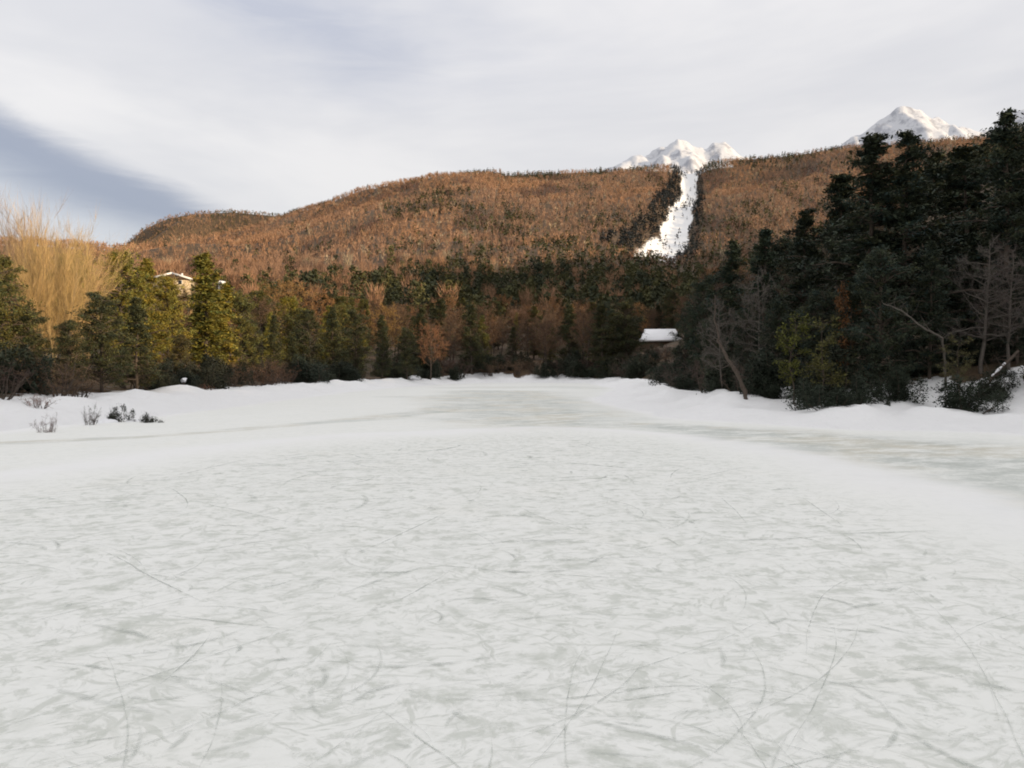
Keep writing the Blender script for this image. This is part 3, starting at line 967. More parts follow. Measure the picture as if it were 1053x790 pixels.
PLACES = [(60, 'by the left border'), (120, 'below the golden bare trees'), (200, 'below the cream house'), (250, 'near the narrow upright evergreen'), (310, 'below the far left hill'),
          (380, 'left of the far pond corner'), (440, 'at the far left pond corner'), (480, 'beside the far left corner'), (520, 'left of the middle'), (560, 'in the middle'), (600, 'right of the middle'),
          (630, 'below the yellow green tree'), (662, 'left of the cabin'), (705, 'by the snowy roofed cabin'), (745, 'where the right woods begin'), (800, 'around the leaning trunk'),
          (870, 'around the yellow green sprays'), (930, 'below the snowy peak'), (985, 'above the snow gap'), (2000, 'by the right border')]


def describe(kind, key, color, h, px, x, y, mean_h):
    size = 'tall' if h > mean_h * 1.12 else 'short' if h < mean_h * 0.86 else 'medium'
    shape = {'round': 'round crowned', 'layered': 'flat layered', 'conical': 'pointed', 'spread': 'leafless', 'shrub': 'bare twiggy', 'bush': 'leafy'}.get(key.rstrip('0123456789'), '')
    r_, g_, b_ = color
    tone = ('olive' if r_ > 0.09 else 'green' if r_ > 0.038 else 'dark green') if g_ > r_ * 0.85 else ('rust brown' if r_ > 0.17 else 'brown' if r_ > 0.09 else 'dark brown')
    s_ = -float(poly_sd(np.array([x]), np.array([y]), POND)[0])
    row = 'at the ice edge' if s_ < 3 else 'in the front rows' if s_ < 14 else 'in the middle rows' if s_ < 35 else 'in the back rows'
    place = next(t for lim, t in PLACES if px < lim)
    return f"{size} {shape} {tone} {kind.split('_')[1]} {row} {place}"


def scatter(n, xr, yr, pick, spacing, inside, hmin, hmax):
    made = 0
    for _ in range(n * 40):
        if made >= n:
            break
        y = rng.uniform(*yr)
        x = rng.uniform(*xr) if xr[0] > -900 else 0
        if not inside(x, y) or not free(x, y, spacing):
            continue
        px = CX + F * x / y
        if px < -45 or px > 1095:
            continue
        g = gz(x, y)
        h = rng.uniform(hmin, hmax)
        hm = CAMZ + (HY - np.interp(px, skx, sky_)) / F * y - g
        h = min(h, hm)
        if h < hmin * 0.55:
            continue
        top = HY - F * (g + h - CAMZ) / y
        half = F * 1.9 * h / 10 / y
        if any(a - half < px < b + half and y < Y and top < t for a, b, t, Y in HOUSE_BOX):
            continue
        taken.append((x, y))
        kind, key, color, w, label, group = pick(x, y)
        jit = rng.uniform(0.82, 1.2)
        group = {'evergreen_tree': 'evergreens of the woods around the pond', 'bare_tree': 'leafless trees of the woods around the pond', 'bare_shrub': 'undergrowth around the pond', 'evergreen_bush': 'bushes around the pond'}[kind]
        label = describe(kind, key, color, h, px, x, y, 0.5 * (hmin + hmax))
        plant(kind, key, x, y, h, w * rng.uniform(0.85, 1.15), tuple(c_ * jit for c_ in color), label, 'tree', group, rng.random() * 6.28)
        made += 1
    return made


def outside(x, y, lo, hi):
    s = float(poly_sd(np.array([x]), np.array([y]), POND)[0])
    return -hi < s < -lo


def pick_left(x, y):
    if rng.random() < 0.52:
        return ('evergreen_tree', f'{rng.choice(["round", "conical", "round"])}{rng.integers(4)}', MIDG if rng.random() < 0.45 else OLIVE, 0.95,
                'evergreen tree among the woods along the left shore', 'evergreens of the left shore woods')
    return ('bare_tree', f'spread{rng.integers(3)}', RUST if rng.random() < 0.6 else BROWN, 1.0,
            'brown leafless tree among the woods along the left shore', 'bare trees of the left shore woods')


def pick_far(x, y):
    r = rng.random()
    if r < 0.50:
        return ('evergreen_tree', f'{rng.choice(["round", "layered", "layered", "conical"])}{rng.integers(4)}', DARKL if rng.random() < 0.65 else MIDG, 1.1,
                'dark evergreen tree in the woods along the far shore', 'evergreens of the far shore woods')
    return ('bare_tree', f'spread{rng.integers(3)}', (RUST if rng.random() < 0.6 else BROWN) if y > 165 else (0.14, 0.088, 0.056), 1.0,
            'brown leafless tree in the woods along the far shore', 'bare trees of the far shore woods')


def pick_right(x, y):
    if rng.random() < 0.82:
        return ('evergreen_tree', f'{rng.choice(["layered", "round", "layered"])}{rng.integers(4)}', DARK, 0.95,
                'dark evergreen tree on the wooded slope right of the pond', 'evergreens of the right slope')
    return ('bare_tree', f'spread{rng.integers(3)}', (0.10, 0.075, 0.055), 0.95,
            'dull leafless tree on the wooded slope right of the pond', 'bare trees of the right slope')


def shrub_pick(group_where, cols):
    def f(x, y):
        c_ = cols[rng.integers(len(cols))]
        return ('bare_shrub', f'shrub{rng.integers(3)}', c_, 1.25, 'brown twiggy undergrowth shrub at the foot of the ' + group_where, 'undergrowth at the foot of the ' + group_where)
    return f


def bush_pick(where):
    def f(x, y):
        c_ = [(0.030, 0.036, 0.022), (0.045, 0.045, 0.026), (0.026, 0.034, 0.022)][rng.integers(3)]
        return ('evergreen_bush', f'bush{rng.integers(4)}', c_, 0.95, 'dark evergreen bush at the foot of the ' + where, 'bushes at the foot of the ' + where)
    return f


# sunlit trees that stand out above the far shore
for (px, Y, top, w, key, colr, label) in [
        (570, 196, 308, 1.35, 'spread0', (0.30, 0.155, 0.07), 'broad rust coloured leafless tree catching sun above the far shore'),
        (626, 186, 318, 1.0, 'round1', OLIVE2, 'sunlit yellow green tree left of two rust coloured ones'),
        (653, 192, 311, 1.1, 'spread1', (0.34, 0.18, 0.07), 'sunlit rust coloured leafless tree above the snowy roofed cabin'),
        (690, 196, 298, 0.9, 'round2', (0.07, 0.07, 0.03), 'dull olive evergreen behind and right of the snowy roofed cabin'),
        (530, 178, 322, 0.8, 'columnar0', OLIVE, 'small sunlit olive tree in the middle of the far shore'),
        (484, 176, 312, 0.9, 'round3', (0.06, 0.065, 0.025), 'half lit evergreen left of the middle of the far shore'),
        (442, 120, 332, 1.0, 'spread2', (0.27, 0.135, 0.07), 'sunlit reddish leafless tree at the far left corner of the pond'),
        (290, 128, 287, 1.3, 'spread1', (0.30, 0.18, 0.075), 'broad golden brown leafless tree above the dark left shore evergreens'),
        (330, 134, 300, 1.2, 'spread0', (0.30, 0.16, 0.07), 'golden brown leafless tree right of the broader one'),
        (398, 128, 312, 0.9, 'spread2', (0.28, 0.17, 0.06), 'tan leafless tree above the far left evergreens')]:
    single('evergreen_tree' if key[0] in 'rc' and key[:2] != 'sp' else 'bare_tree', key, px, Y, top, w, colr, label)
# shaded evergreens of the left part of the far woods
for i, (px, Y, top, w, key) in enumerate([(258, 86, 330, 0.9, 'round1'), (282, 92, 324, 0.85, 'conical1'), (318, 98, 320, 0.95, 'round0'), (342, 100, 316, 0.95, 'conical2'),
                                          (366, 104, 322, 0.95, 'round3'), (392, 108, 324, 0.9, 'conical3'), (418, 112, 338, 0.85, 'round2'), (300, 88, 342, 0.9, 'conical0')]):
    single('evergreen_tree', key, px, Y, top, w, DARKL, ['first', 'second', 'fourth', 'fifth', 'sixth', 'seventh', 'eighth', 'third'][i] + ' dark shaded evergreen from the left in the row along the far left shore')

n_left = scatter(34, (-75, -22), (40, 150), pick_left, 3.2, lambda x, y: outside(x, y, 2.0, 34), 6.5, 10.5)
n_far = scatter(150, (-40, 62), (124, 215), pick_far, 3.6, lambda x, y: outside(x, y, 1.5, 85), 7.0, 12.5)
n_right = scatter(56, (12, 95), (44, 150), pick_right, 3.4, lambda x, y: outside(x, y, 3.0, 60) and x > 10, 7.0, 13.0)
scatter(26, (-34, -20), (34, 120), shrub_pick('left woods', [BROWN, (0.08, 0.055, 0.045), (0.14, 0.08, 0.05)]), 1.8, lambda x, y: outside(x, y, 0.9, 6.0), 1.0, 2.4)
scatter(28, (-20, 24), (118, 145), shrub_pick('far woods', [BROWN, (0.09, 0.06, 0.05)]), 2.2, lambda x, y: outside(x, y, 0.8, 7.0), 1.6, 3.6)
scatter(14, (10, 26), (36, 92), shrub_pick('right woods', [(0.08, 0.06, 0.05)]), 1.8, lambda x, y: outside(x, y, 1.0, 6.0) and x > 9, 1.4, 3.0)
scatter(30, (-32, -20), (34, 122), bush_pick('left woods'), 1.5, lambda x, y: outside(x, y, 0.6, 5.0), 1.2, 3.0)
scatter(34, (-20, 24), (116, 146), bush_pick('far woods'), 1.8, lambda x, y: outside(x, y, 0.5, 7.0), 1.6, 4.0)
scatter(40, (9, 30), (31, 95), bush_pick('right woods'), 1.4, lambda x, y: outside(x, y, 0.8, 6.0) and x > 9 and not 930 < CX + F * x / y < 978, 1.0, 2.8)

# ------------------------------------------------------------------ hill forest (one mass)
def lod_evergreen(n, size, rng, rad=0.20):
    f = rng.random(n) ** 0.8
    r = rad * np.sqrt(np.clip(1 - ((f - 0.38) / 0.66) ** 2, 0.03, 1)) * np.sqrt(rng.random(n))
    a = rng.random(n) * 2 * math.pi
    C = np.column_stack([np.cos(a) * r, np.sin(a) * r, 0.08 + 0.92 * f])
    u = rng.normal(size=(n, 3)); u /= np.linalg.norm(u, axis=1)[:, None]
    v = np.cross(u, rng.normal(size=(n, 3))); v /= np.linalg.norm(v, axis=1)[:, None]
    s = size * rng.uniform(0.6, 1.4, n)[:, None]
    V = np.stack([C - u * s, C + u * s, C + v * s * 1.2], 1).reshape(-1, 3)
    return V, np.arange(3 * n).reshape(-1, 3)


def lod_bare(n, w, rng, rad=0.26):
    f0 = 0.18 + 0.6 * rng.random(n)
    a = rng.random(n) * 2 * math.pi
    r0 = rad * 0.75 * np.sqrt(rng.random(n)) * np.clip((f0 - 0.1) * 2.0, 0.05, 1)
    P0 = np.column_stack([np.cos(a) * r0, np.sin(a) * r0, f0])
    l = rng.uniform(0.12, 0.34, n)
    a2 = a + rng.normal(0, 0.7, n)
    o = rng.uniform(0.05, 0.75, n)
    P1 = P0 + np.column_stack([np.cos(a2) * o * l, np.sin(a2) * o * l, l])
    P1[:, 2] = np.minimum(P1[:, 2], 1.0)
    V, T = slivers(P0, P1, w * rng.uniform(0.6, 1.4, n), rng)
    tr = np.array([[-0.014, 0, 0], [0.014, 0, 0], [0, 0, 0.8]])
    return np.vstack([V, tr]), np.vstack([T, [[len(V), len(V) + 1, len(V) + 2]]])


def build_forest(name, x, y, hgt, tmpl_id, col, tmpls, mat, label, cat, width):
    z = height(x, y)
    Vs, Ts, Cs, off = [], [], [], 0
    rot = rng.random(len(x)) * 2 * math.pi
    for ti, (tv, tt) in enumerate(tmpls):
        m = tmpl_id == ti
        if not m.any():
            continue
        ca, sa_ = np.cos(rot[m])[:, None], np.sin(rot[m])[:, None]
        h = hgt[m][:, None]
        wd = width[m][:, None]
        X = (tv[None, :, 0] * ca - tv[None, :, 1] * sa_) * h * wd + x[m][:, None]
        Y_ = (tv[None, :, 0] * sa_ + tv[None, :, 1] * ca) * h * wd + y[m][:, None]
        Z = tv[None, :, 2] * h + z[m][:, None] - 0.2
        nT = m.sum()
        Vs.append(np.stack([X, Y_, Z], -1).reshape(-1, 3))
        Ts.append((tt[None] + (np.arange(nT) * len(tv))[:, None, None]).reshape(-1, 3) + off)
        off += nT * len(tv)
        leafv = np.repeat(rng.uniform(0.86, 1.14, (nT, len(tv) // 3)), 3, 1)
        if leafv.shape[1] < len(tv):
            leafv = np.concatenate([leafv, np.ones((nT, len(tv) - leafv.shape[1]))], 1)
        Cs.append((col[m][:, None, :] * leafv[:, :, None]).reshape(-1, 3))
    o = link(name, mk_mesh(name, np.vstack(Vs), np.vstack(Ts), np.vstack(Cs), [mat]))
    return tag(o, label, cat, kind='stuff')


def forest_points(n, y0, y1, fx=0.74, power=1.0):
    y = np.sqrt(rng.random(n) * (y1 ** 2 - y0 ** 2) + y0 ** 2)
    x = (rng.random(n) * 2 - 1) * fx * y
    return x, y


def right_of_run(x, y):
    a = sorted((b_, a_) for a_, b_ in CHUTE)
    return (x > np.interp(y, [v[0] for v in a], [v[1] for v in a])).astype(float)


def hill_mix(x, y):
    """share of evergreens: thick belt at the foot of the hill, patches above, along the crest and beside the snow run"""
    t = (y - 350) / (Y_CREST - 350)
    n = fbm(x / 90, y / 90, 61, 4)
    n2_ = fbm(x / 30, y / 60, 67, 3)
    foot = (1 - sstep(y + (n - 0.5) * 420 - np.interp(x, [-150, -60, 10, 60, 130], [-90, -40, 60, 120, 150]) + (n2_ - 0.5) * 160, 250, 520)) * np.interp(x, [-120, -30], [0.62, 1.0])
    p = 0.04 + 0.82 * foot + 0.42 * sstep(n * 0.6 + n2_ * 0.4, 0.56, 0.66) * (1 - 0.5 * sstep(t, 0.4, 0.7))
    p = p + 0.6 * sstep(t, 0.90, 0.97) * sstep(n2_, 0.35, 0.55)
    cd = chute_d(x, y)
    p = np.maximum(p, 0.97 * (1 - sstep(cd + 0.9 * right_of_run(x, y), 2.5, 3.3)) * (y > 470))
    return np.clip(p, 0, 1), cd, n, n2_


def hill_forest(tag_, n, y0, y1, tm_e, tm_b, hl, hh):
    x, y = forest_points(n, y0, y1)
    p, cd, n1, n2_ = hill_mix(x, y)
    dz = (height(x, y + 4.0) - height(x, y - 4.0)) / 8.0
    dense = rng.random(n) < np.clip(0.30 + 1.3 * dz, 0.30, 1.0) if y0 > 300 else np.ones(n, bool)
    ok = (cd > 0.95 + 0.4 * rng.random(n)) | (y < 450) | (rng.random(n) < 0.05 + 0.10 * (fbm(x / 12.0, y / 30.0, 73, 2) > 0.6))
    ok &= dense
    for a, b, t, Y in HOUSE_BOX:
        pxx = CX + F * x / y
        ok &= ~((pxx > a - 14) & (pxx < b + 14) & (y < Y + 12))
    x, y, p, cd, n1, n2_ = (v[ok] for v in (x, y, p, cd, n1, n2_))
    ev = rng.random(len(x)) < p
    h = hl + (hh - hl) * rng.random(len(x)) ** 1.6
    j = rng.uniform(0.84, 1.16, len(x))[:, None]
    warm = sstep(n1, 0.42, 0.62)[:, None]
    cb = (np.array([[0.268, 0.166, 0.110]]) * warm + np.array([[0.310, 0.180, 0.106]]) * (1 - warm)) * j
    pale = (rng.random(len(x)) < 0.05)[:, None]
    cb = np.where(pale, np.array([[0.34, 0.27, 0.18]]) * j, cb)
    purple = sstep(n2_, 0.60, 0.72)[:, None] * 0.8  # shaded purple streaks of the slope, put into the tree colour
    cb = cb * (1 - purple) + np.array([[0.12, 0.075, 0.062]]) * purple * j
    ol = rng.random(len(x))[:, None]
    ce = (np.array([[0.028, 0.036, 0.020]]) * (1 - ol) + np.array([[0.080, 0.075, 0.026]]) * ol) * j
    near_run = (1 - sstep(cd + 0.9 * right_of_run(x, y), 2.7, 3.4))[:, None] * (y > 480)[:, None]
    ce = ce * (1 - near_run) + np.array([[0.018, 0.021, 0.021]]) * near_run
    wd = rng.uniform(0.85, 1.25, len(x))
    ti = rng.integers(0, 3, len(x))
    build_forest('evergreen_forest', x[ev], y[ev], h[ev], ti[ev], ce[ev], tm_e, M_LEAF, 'mass of dark and olive evergreens ' + tag_, 'forest', wd[ev])
    build_forest('leafless_forest', x[~ev], y[~ev], h[~ev], ti[~ev], cb[~ev], tm_b, M_TWIG, 'mass of rust brown leafless trees ' + tag_, 'forest', wd[~ev])


hill_forest('at the foot of the hill', 2300, 205, 400, [lod_evergreen(170, 0.045, rng) for _ in range(3)], [lod_bare(190, 0.0085, rng) for _ in range(3)], 8, 13)
hill_forest('covering the hill', 95000, 395, 1190, [lod_evergreen(18, 0.11, rng) for _ in range(3)], [lod_bare(16, 0.032, rng) for _ in range(3)], 3.8, 8.5)
# far left hill
n = 13000
x = rng.uniform(-960, -380, n); y = rng.uniform(1250, 1725, n)
ev = rng.random(n) < 0.15 + 0.45 * sstep(fbm(x / 120, y / 120, 91, 3), 0.5, 0.62)
jj = rng.uniform(0.8, 1.2, n)[:, None]
cc = np.where(ev[:, None], np.array([[0.07, 0.066, 0.03]]), np.array([[0.27, 0.165, 0.10]])) * jj
build_forest('leafless_forest', x, y, rng.uniform(5, 10, n), rng.integers(0, 3, n), cc, [lod_bare(12, 0.045, rng) for _ in range(3)], M_TWIG,
             'mass of brown trees on the far left hill', 'forest', rng.uniform(0.9, 1.4, n))
# ridge right of the pond, mostly outside the picture
n = 1500
x = rng.uniform(45, 240, n); y = rng.uniform(-60, 330, n)
pxr = CX + F * x / np.maximum(y, 1)
ok = ((pxr > 1100) | (y < 0) | (y > 150)) & (np.hypot(x, y) > 45)
x, y = x[ok], y[ok]
build_forest('evergreen_forest', x, y, rng.uniform(5, 8, len(x)), rng.integers(0, 3, len(x)), np.array([[0.035, 0.045, 0.024]]) * rng.uniform(0.8, 1.3, len(x))[:, None],
             [lod_evergreen(60, 0.075, rng) for _ in range(3)], M_LEAF, 'mass of dark evergreens on the ridge right of the pond', 'forest', rng.uniform(0.9, 1.3, len(x)))

# ------------------------------------------------------------------ snow peaks behind the hill
M_PEAK, N = new_mat('hazed_snow_and_rock')
geo = N.add('ShaderNodeNewGeometry')
pos = geo.outputs['Position']
nz = N.add('ShaderNodeSeparateXYZ', i0=geo.outputs['Normal']).outputs[2]
rk = N.noise(N.mapping(pos, scale=(1, 1, 0.5)), 0.022, 7, 0.72).outputs['Fac']
rm = N.step(N.math('ADD', N.math('MULTIPLY', rk, 1.0), N.math('MULTIPLY', nz, -0.28)), 0.28, 0.42)
finish(N, N.mix(rm, (0.55, 0.56, 0.585), (0.34, 0.35, 0.385)), 0.8, 0.1, N.noise(pos, 0.02, 6, 0.6).outputs['Fac'], 0.6, 8.0)  # distance haze put into the colours: duller snow, pale bluish rock


def peak(name, profile, Y, depth, label, seed):
    xs_, zs_ = zip(*[((p_ - CX) / F * Y, CAMZ + (HY - q_) / F * Y) for p_, q_ in profile])
    ux = np.linspace(xs_[0], xs_[-1], 170)
    uy = np.linspace(Y - depth, Y + depth, 80)
    X, Y_ = np.meshgrid(ux, uy)
    cz = np.interp(X, xs_, zs_)
    base = min(zs_) - 400
    t = np.abs(Y_ - Y) / depth
    tip = (cz - base)
    Z = base + tip * (1 - t ** 0.9)
    rn = fbm(X.ravel() / 190, Y_.ravel() / 260, seed, 5).reshape(X.shape)
    Z = Z + (rn - 0.5) * 190 * (0.25 + 0.75 * sstep(t, 0.0, 0.16)) + (fbm(X.ravel() / 45, Y_.ravel() / 60, seed + 9, 3).reshape(X.shape) - 0.5) * 46
    i_ = np.arange(X.size).reshape(X.shape)
    q_ = np.stack([i_[:-1, :-1], i_[:-1, 1:], i_[1:, 1:], i_[1:, :-1]], -1).reshape(-1, 4)
    V = np.stack([X.ravel(), Y_.ravel(), Z.ravel()], -1)
    # skirt closes the underside into a solid mass down to the valley
    o = link(name, mk_mesh(name, V, q_, None, [M_PEAK], True))
    return tag(o, label, 'mountain', kind='structure')


peak('snowy_mountain', [(560, 200), (600, 188), (640, 166), (652, 160), (662, 161), (676, 152), (692, 147), (704, 147), (716, 151), (724, 153), (731, 147), (741, 146), (749, 150), (757, 159), (790, 185), (820, 200)],
     3000, 900, 'low snow covered mountain above the white snow run', 301)
peak('snowy_mountain', [(800, 190), (850, 158), (872, 140), (886, 130), (902, 120), (912, 115), (922, 109), (930, 111), (938, 112), (950, 119), (960, 121), (972, 130), (985, 132), (1004, 138), (1022, 131), (1038, 118), (1052, 110), (1066, 114), (1090, 135), (1130, 160), (1200, 200)],
     3400, 1000, 'pointed snow covered mountain behind the tall right evergreens', 331)

# ------------------------------------------------------------------ buildings
M_SNOW = plain_mat('settled_snow', (0.80, 0.80, 0.81), 0.7, 0.05, 2.0)
M_CREAM = plain_mat('cream_plaster', (0.52, 0.42, 0.29), 0.8, 0.12, 1.5)
M_WHITE = plain_mat('white_paint', (0.78, 0.77, 0.74), 0.6, 0.05, 2.0)
M_TIMBER = plain_mat('dark_timber', (0.11, 0.075, 0.05), 0.8, 0.3, 3.0)
M_ROOF = plain_mat('brown_roof_sheet', (0.26, 0.17, 0.11), 0.7, 0.2, 3.0)
M_GLASS = plain_mat('dark_window_glass', (0.03, 0.035, 0.04), 0.15, 0.1, 3.0, 0.5)


def boxes(lst):
    V, Q = [], []
    for (x0, x1, y0, y1, z0, z1) in lst:
        b = len(V)
        V += [(x0, y0, z0), (x1, y0, z0), (x1, y1, z0), (x0, y1, z0), (x0, y0, z1), (x1, y0, z1), (x1, y1, z1), (x0, y1, z1)]
        Q += [tuple(b + i for i in f) for f in ((0, 3, 2, 1), (4, 5, 6, 7), (0, 1, 5, 4), (1, 2, 6, 5), (2, 3, 7, 6), (3, 0, 4, 7))]
    return np.array(V, float), np.array(Q)


def prism(pts, y0, y1):
    """outline in x,z pushed along y, as triangles"""
    n = len(pts)
    V = [(x, y0, z) for x, z in pts] + [(x, y1, z) for x, z in pts]
    T = []
    for i in range(n):
        j = (i + 1) % n
        T += [(i, j, n + j), (i, n + j, n + i)]
    for i in range(1, n - 1):
        T += [(0, i + 1, i), (n, n + i, n + i + 1)]
    return np.array(V, float), np.array(T)


def house(name, x, y, z, rz, label, w, d, wall_h, roof_h, over, wall_m, roof_m, board_m, gable_front=True, roof_t=0.3, chimney=True, hip=0.0):
    fs = min(1.0, w / 5.0)
    root = bpy.data.objects.new(name, None); COL.objects.link(root)
    root.location = (x, y, z); root.rotation_euler = (0, 0, rz)
    tag(root, label, 'house')
    turn = 0 if gable_front else math.pi / 2
    W_, D_ = (w, d) if gable_front else (d, w)

    def part(nm, arr, m, par=root):
        if hip and nm in ('wall', 'roof'):
            fr = np.where(arr[0][:, 2] > wall_h + 0.5 * roof_h, 1.0, np.where(arr[0][:, 2] > wall_h + 0.2 * roof_h, 0.5, 0.0))
            arr[0][:, 1] *= 1 - hip * fr
        o = link(nm, mk_mesh(nm, arr[0], arr[1], None, [m]), par)
        if par is root:
            o.rotation_euler = (0, 0, turn)
        return o
    part('wall', prism([(-W_ / 2, -3), (W_ / 2, -3), (W_ / 2, wall_h), (0, wall_h + roof_h), (-W_ / 2, wall_h)], -D_ / 2, D_ / 2), wall_m)
    k_ = roof_h / (W_ / 2)
    e = W_ / 2 + over
    roof = part('roof', prism([(-e, wall_h - over * k_ + 0.02), (0, wall_h + roof_h + 0.02), (e, wall_h - over * k_ + 0.02), (e, wall_h - over * k_ + roof_t), (e * 0.5, wall_h + roof_h - e * 0.5 * k_ + roof_t * 1.25),
                              (0, wall_h + roof_h + roof_t), (-e * 0.5, wall_h + roof_h - e * 0.5 * k_ + roof_t * 1.25), (-e, wall_h - over * k_ + roof_t)], -D_ / 2 - over, D_ / 2 + over), roof_m)
    for s in (-1, 1) if not hip else ():
        yb = -D_ / 2 - over - 0.06
        link('bargeboard', mk_mesh('bargeboard', *prism([(0, wall_h + roof_h - 0.28), (s * e, wall_h - over * k_ - 0.28), (s * e, wall_h - over * k_ + roof_t), (0, wall_h + roof_h + roof_t + 0.04)][::s], yb - 0.1, yb + 0.058), None, [board_m]), roof)
    for wx in (-W_ * 0.25, W_ * 0.22):
        wn = part('window', boxes([(wx - 0.7 * fs, wx + 0.7 * fs, -D_ / 2 - 0.08, -D_ / 2 + 0.05, wall_h * 0.4, wall_h * 0.85)]), board_m)
        link('pane', mk_mesh('pane', *boxes([(wx - 0.58 * fs, wx + 0.58 * fs, -D_ / 2 - 0.11, -D_ / 2 - 0.083, wall_h * 0.44, wall_h * 0.81)]), None, [M_GLASS]), wn)
    part('door', boxes([(-0.45 * fs, 0.45 * fs, -D_ / 2 - 0.07, -D_ / 2 + 0.05, 0.0, min(2.0, wall_h * 0.9))]), M_TIMBER)
    if chimney:
        link('chimney', mk_mesh('chimney', *boxes([(W_ * 0.18, W_ * 0.18 + 0.6, -0.3, 0.3, wall_h + roof_h * 0.3, wall_h + roof_h + 0.7)]), None, [board_m]), roof)
    return root


def sight(px, py, Y):
    return (px - CX) / F * Y, Y, CAMZ + (HY - py) / F * Y


x, y, z = sight(678, 350, 172)
house('cabin', x, y, z - 2.2, -0.12, 'dark cabin with thick snow on its roof among far shore trees', 8.4, 6.0, 2.1, 2.1, 0.5, M_TIMBER, M_SNOW, M_TIMBER, False, 0.45, True, 0.3)
x, y, z = sight(180, 284, 300)
house('house', x, y, z - 5.2, 0.22, 'cream house with pale gable roof edge behind the left sunlit trees', 13.0, 10.0, 3.6, 1.9, 0.7, M_CREAM, M_ROOF, M_WHITE, True, 0.4)
x, y, z = sight(229, 288, 262)
house('hut', x, y, z - 2.6, -0.3, 'tiny white hut right of the narrow evergreen on the left slope', 1.7, 2.0, 1.5, 0.6, 0.15, M_WHITE, M_WHITE, M_WHITE, True, 0.12, False)

# ------------------------------------------------------------------ logs, trunk, post on the banks
def lumpy(rad, rng, sub=14, flat=0.7, rough=0.25):
    """irregular rounded mass"""
    u = np.linspace(0, 2 * math.pi, sub, endpoint=False); v = np.linspace(0.0, math.pi, sub // 2 + 1)
    V = []
    for b in v:
        for a in u:
            k_ = 1 + rough * (math.sin(3 * a + rng.random()) * math.sin(2 * b) * 0.6 + rng.normal(0, 0.18) * math.sin(b))
            V.append((rad * k_ * math.sin(b) * math.cos(a), rad * k_ * math.sin(b) * math.sin(a), rad * flat * k_ * math.cos(b)))
    i_ = np.arange(len(V)).reshape(len(v), sub)
    j_ = np.roll(i_, -1, 1)
    Q = np.stack([i_[:-1], j_[:-1], j_[1:], i_[1:]], -1).reshape(-1, 4)
    return np.array(V), Q


def limb(pts, r0, r1, seed, sides=8, twigs=0, knots=0.1):
    rg_ = np.random.default_rng(seed)
    P = np.array(pts, float)
    t = np.linspace(0, 1, len(P)); tt = np.linspace(0, 1, 5 * (len(P) - 1) + 1)
    S = np.column_stack([np.interp(tt, t, P[:, i]) for i in range(3)]) + rg_.normal(0, 0.02, (len(tt), 3))
    R = (r0 + (r1 - r0) * tt) * (1 + rg_.normal(0, knots, len(tt)))
    segs = [(*S[i], *S[i + 1], R[i], R[i + 1]) for i in range(len(S) - 1)]
    for _ in range(twigs):
        i0 = rg_.integers(len(S) // 4, len(S))
        d = rg_.normal(0, 1, 3); d[2] = abs(d[2]) * 0.7 + 0.1
        d /= np.linalg.norm(d)
        L = rg_.uniform(0.3, 1.0)
        m_ = S[i0] + d * L * 0.5; e_ = S[i0] + d * L + rg_.normal(0, 0.12, 3)
        segs.append((*S[i0], *m_, R[i0] * 0.35, R[i0] * 0.2)); segs.append((*m_, *e_, R[i0] * 0.2, 0.006))
    return tubes(segs, sides)


def thing(name, loc, label, cat, group=None):
    o = bpy.data.objects.new(name, None); COL.objects.link(o)
    o.location = loc
    return tag(o, label, cat, group)


def gp(px, Y):
    x_ = (px - CX) / F * Y
    return x_, Y, gz(x_, Y)


# leaning trunk
Yt = 39.5
x0, y0, z0 = gp(768, Yt)
t = thing('leaning_trunk', (x0, y0, z0), 'bare grey trunk leaning left over the right snow bank', 'tree trunk')
k_ = Yt / F
tr_o = link('trunk', mk_mesh('leaning', *limb([(0.1, 0, -0.4), (-6 * k_, 0.1, 18 * k_), (-14 * k_, 0.2, 34 * k_), (-22 * k_, 0.5, 50 * k_), (-26 * k_, 0.8, 62 * k_)], 0.12, 0.06, 3, 8, 0), None, [M_BARK], True), t)
link('branch', mk_mesh('leaning_branch', *limb([(-25 * k_, 0.75, 62 * k_), (-29 * k_, 0.9, 84 * k_), (-28 * k_, 1.0, 108 * k_)], 0.06, 0.015, 5, 6, 9), None, [M_BARK], True), t)
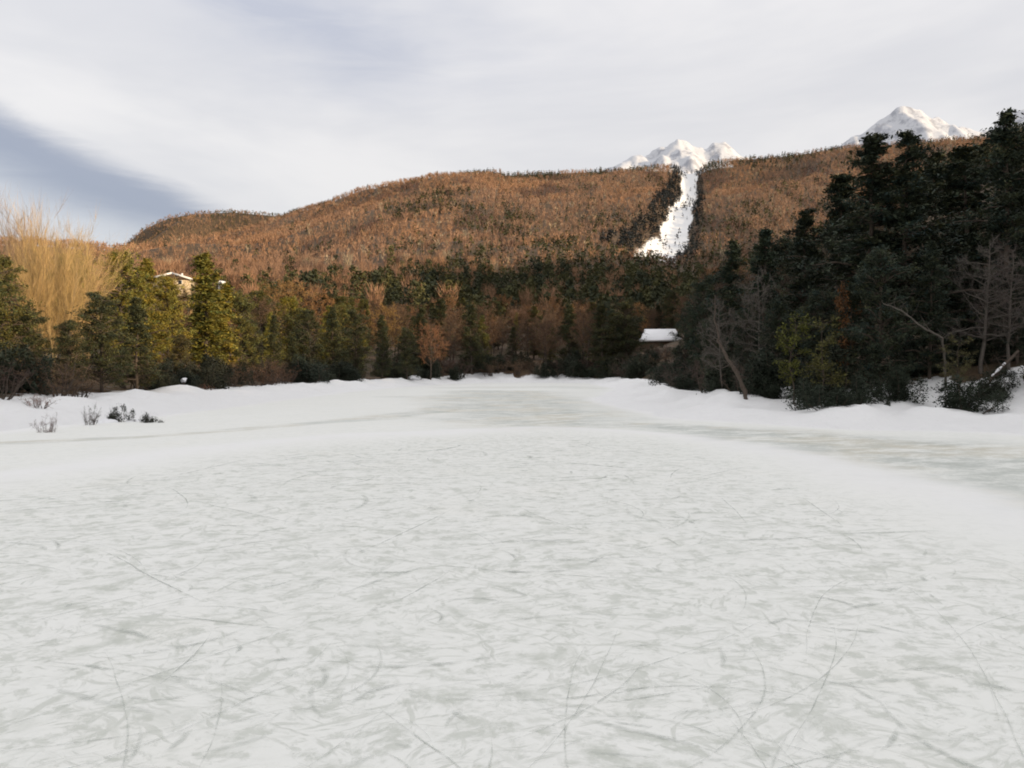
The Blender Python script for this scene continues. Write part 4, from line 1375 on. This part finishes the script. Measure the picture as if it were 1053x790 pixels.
# snowy log leaning out of the right bank
x0, y0, z0 = gp(1014, 33.5)
t = thing('fallen_log', (x0, y0, z0), 'fallen log with snow along its top leaning up to the right', 'log')
k_ = 33.5 / F
link('trunk', mk_mesh('log', *limb([(-14 * k_, -0.1, -0.1), (6 * k_, 0.2, 20 * k_), (24 * k_, 0.5, 34 * k_), (46 * k_, 0.8, 50 * k_)], 0.10, 0.06, 7, 8, 12), None, [M_BARK], True), t)
link('snow_cap', mk_mesh('log_snow', *limb([(2 * k_, 0.12, 17.0 * k_), (8 * k_, 0.22, 22.5 * k_), (20 * k_, 0.44, 32 * k_), (27 * k_, 0.53, 37 * k_)], 0.04, 0.045, 8, 8, 0, 0.25), None, [M_SNOW], True), t)
# arched dead branch
x0, y0, z0 = gp(968, 35.0)
t = thing('dead_branch', (x0, y0, z0), 'arched pale dead branch above the snow gap on the right bank', 'branch')
k_ = 35.0 / F
zz = (HY - 345) / F * 35 + CAMZ - z0
link('limb', mk_mesh('arch', *limb([(8 * k_, 0.3, -0.3), (6 * k_, 0.2, zz * 0.5), (0, 0, zz - 0.1), (-22 * k_, -0.1, zz + 8 * k_), (-42 * k_, -0.2, zz + 24 * k_), (-62 * k_, -0.1, zz + 33 * k_)], 0.06, 0.02, 9, 6, 16), None, [M_PALEBARK], True), t)
# post with a ball of snow on the left bank
x0, y0, z0 = gp(188, 52.0)
t = thing('post', (x0, y0, z0), 'short post with a white lump of snow on top, left bank', 'post')
link('shaft', mk_mesh('post_shaft', *limb([(0, 0, -0.4), (0.02, 0, 0.35), (0.03, 0, 0.75)], 0.08, 0.07, 4, 8), None, [M_BARK], True), t)
lv, lq = lumpy(0.17, rng, 12, 0.8, 0.7)
s_ = link('snow_cap', mk_mesh('post_snow', lv, lq, None, [M_SNOW], True), t, (0.03, 0, 0.86))
# snow lumps lying on bushes and stones of the banks
for i, (px, Y, r, label) in enumerate([(108, 32.6, 0.34, 'snow lump left of the dark bush on the left bank'), (137, 33.4, 0.40, 'snow lump between the two dark bushes of the left bank'),
                                       (165, 33.8, 0.42, 'snow lump right of the little dark bush on the left bank'), (425, 117, 0.75, 'white snow mound at the far left corner of the pond')]):
    x0, y0, z0 = gp(px, Y)
    lv, lq = lumpy(r, rng, 18, 0.6, 0.3)
    lv[:, :2] *= 1.35
    o = link('snow_lump', mk_mesh('snow_lump', lv, lq, None, [M_SNOW], True), None, (x0, y0, z0 + 0.02))
    tag(o, label, 'snow lump')
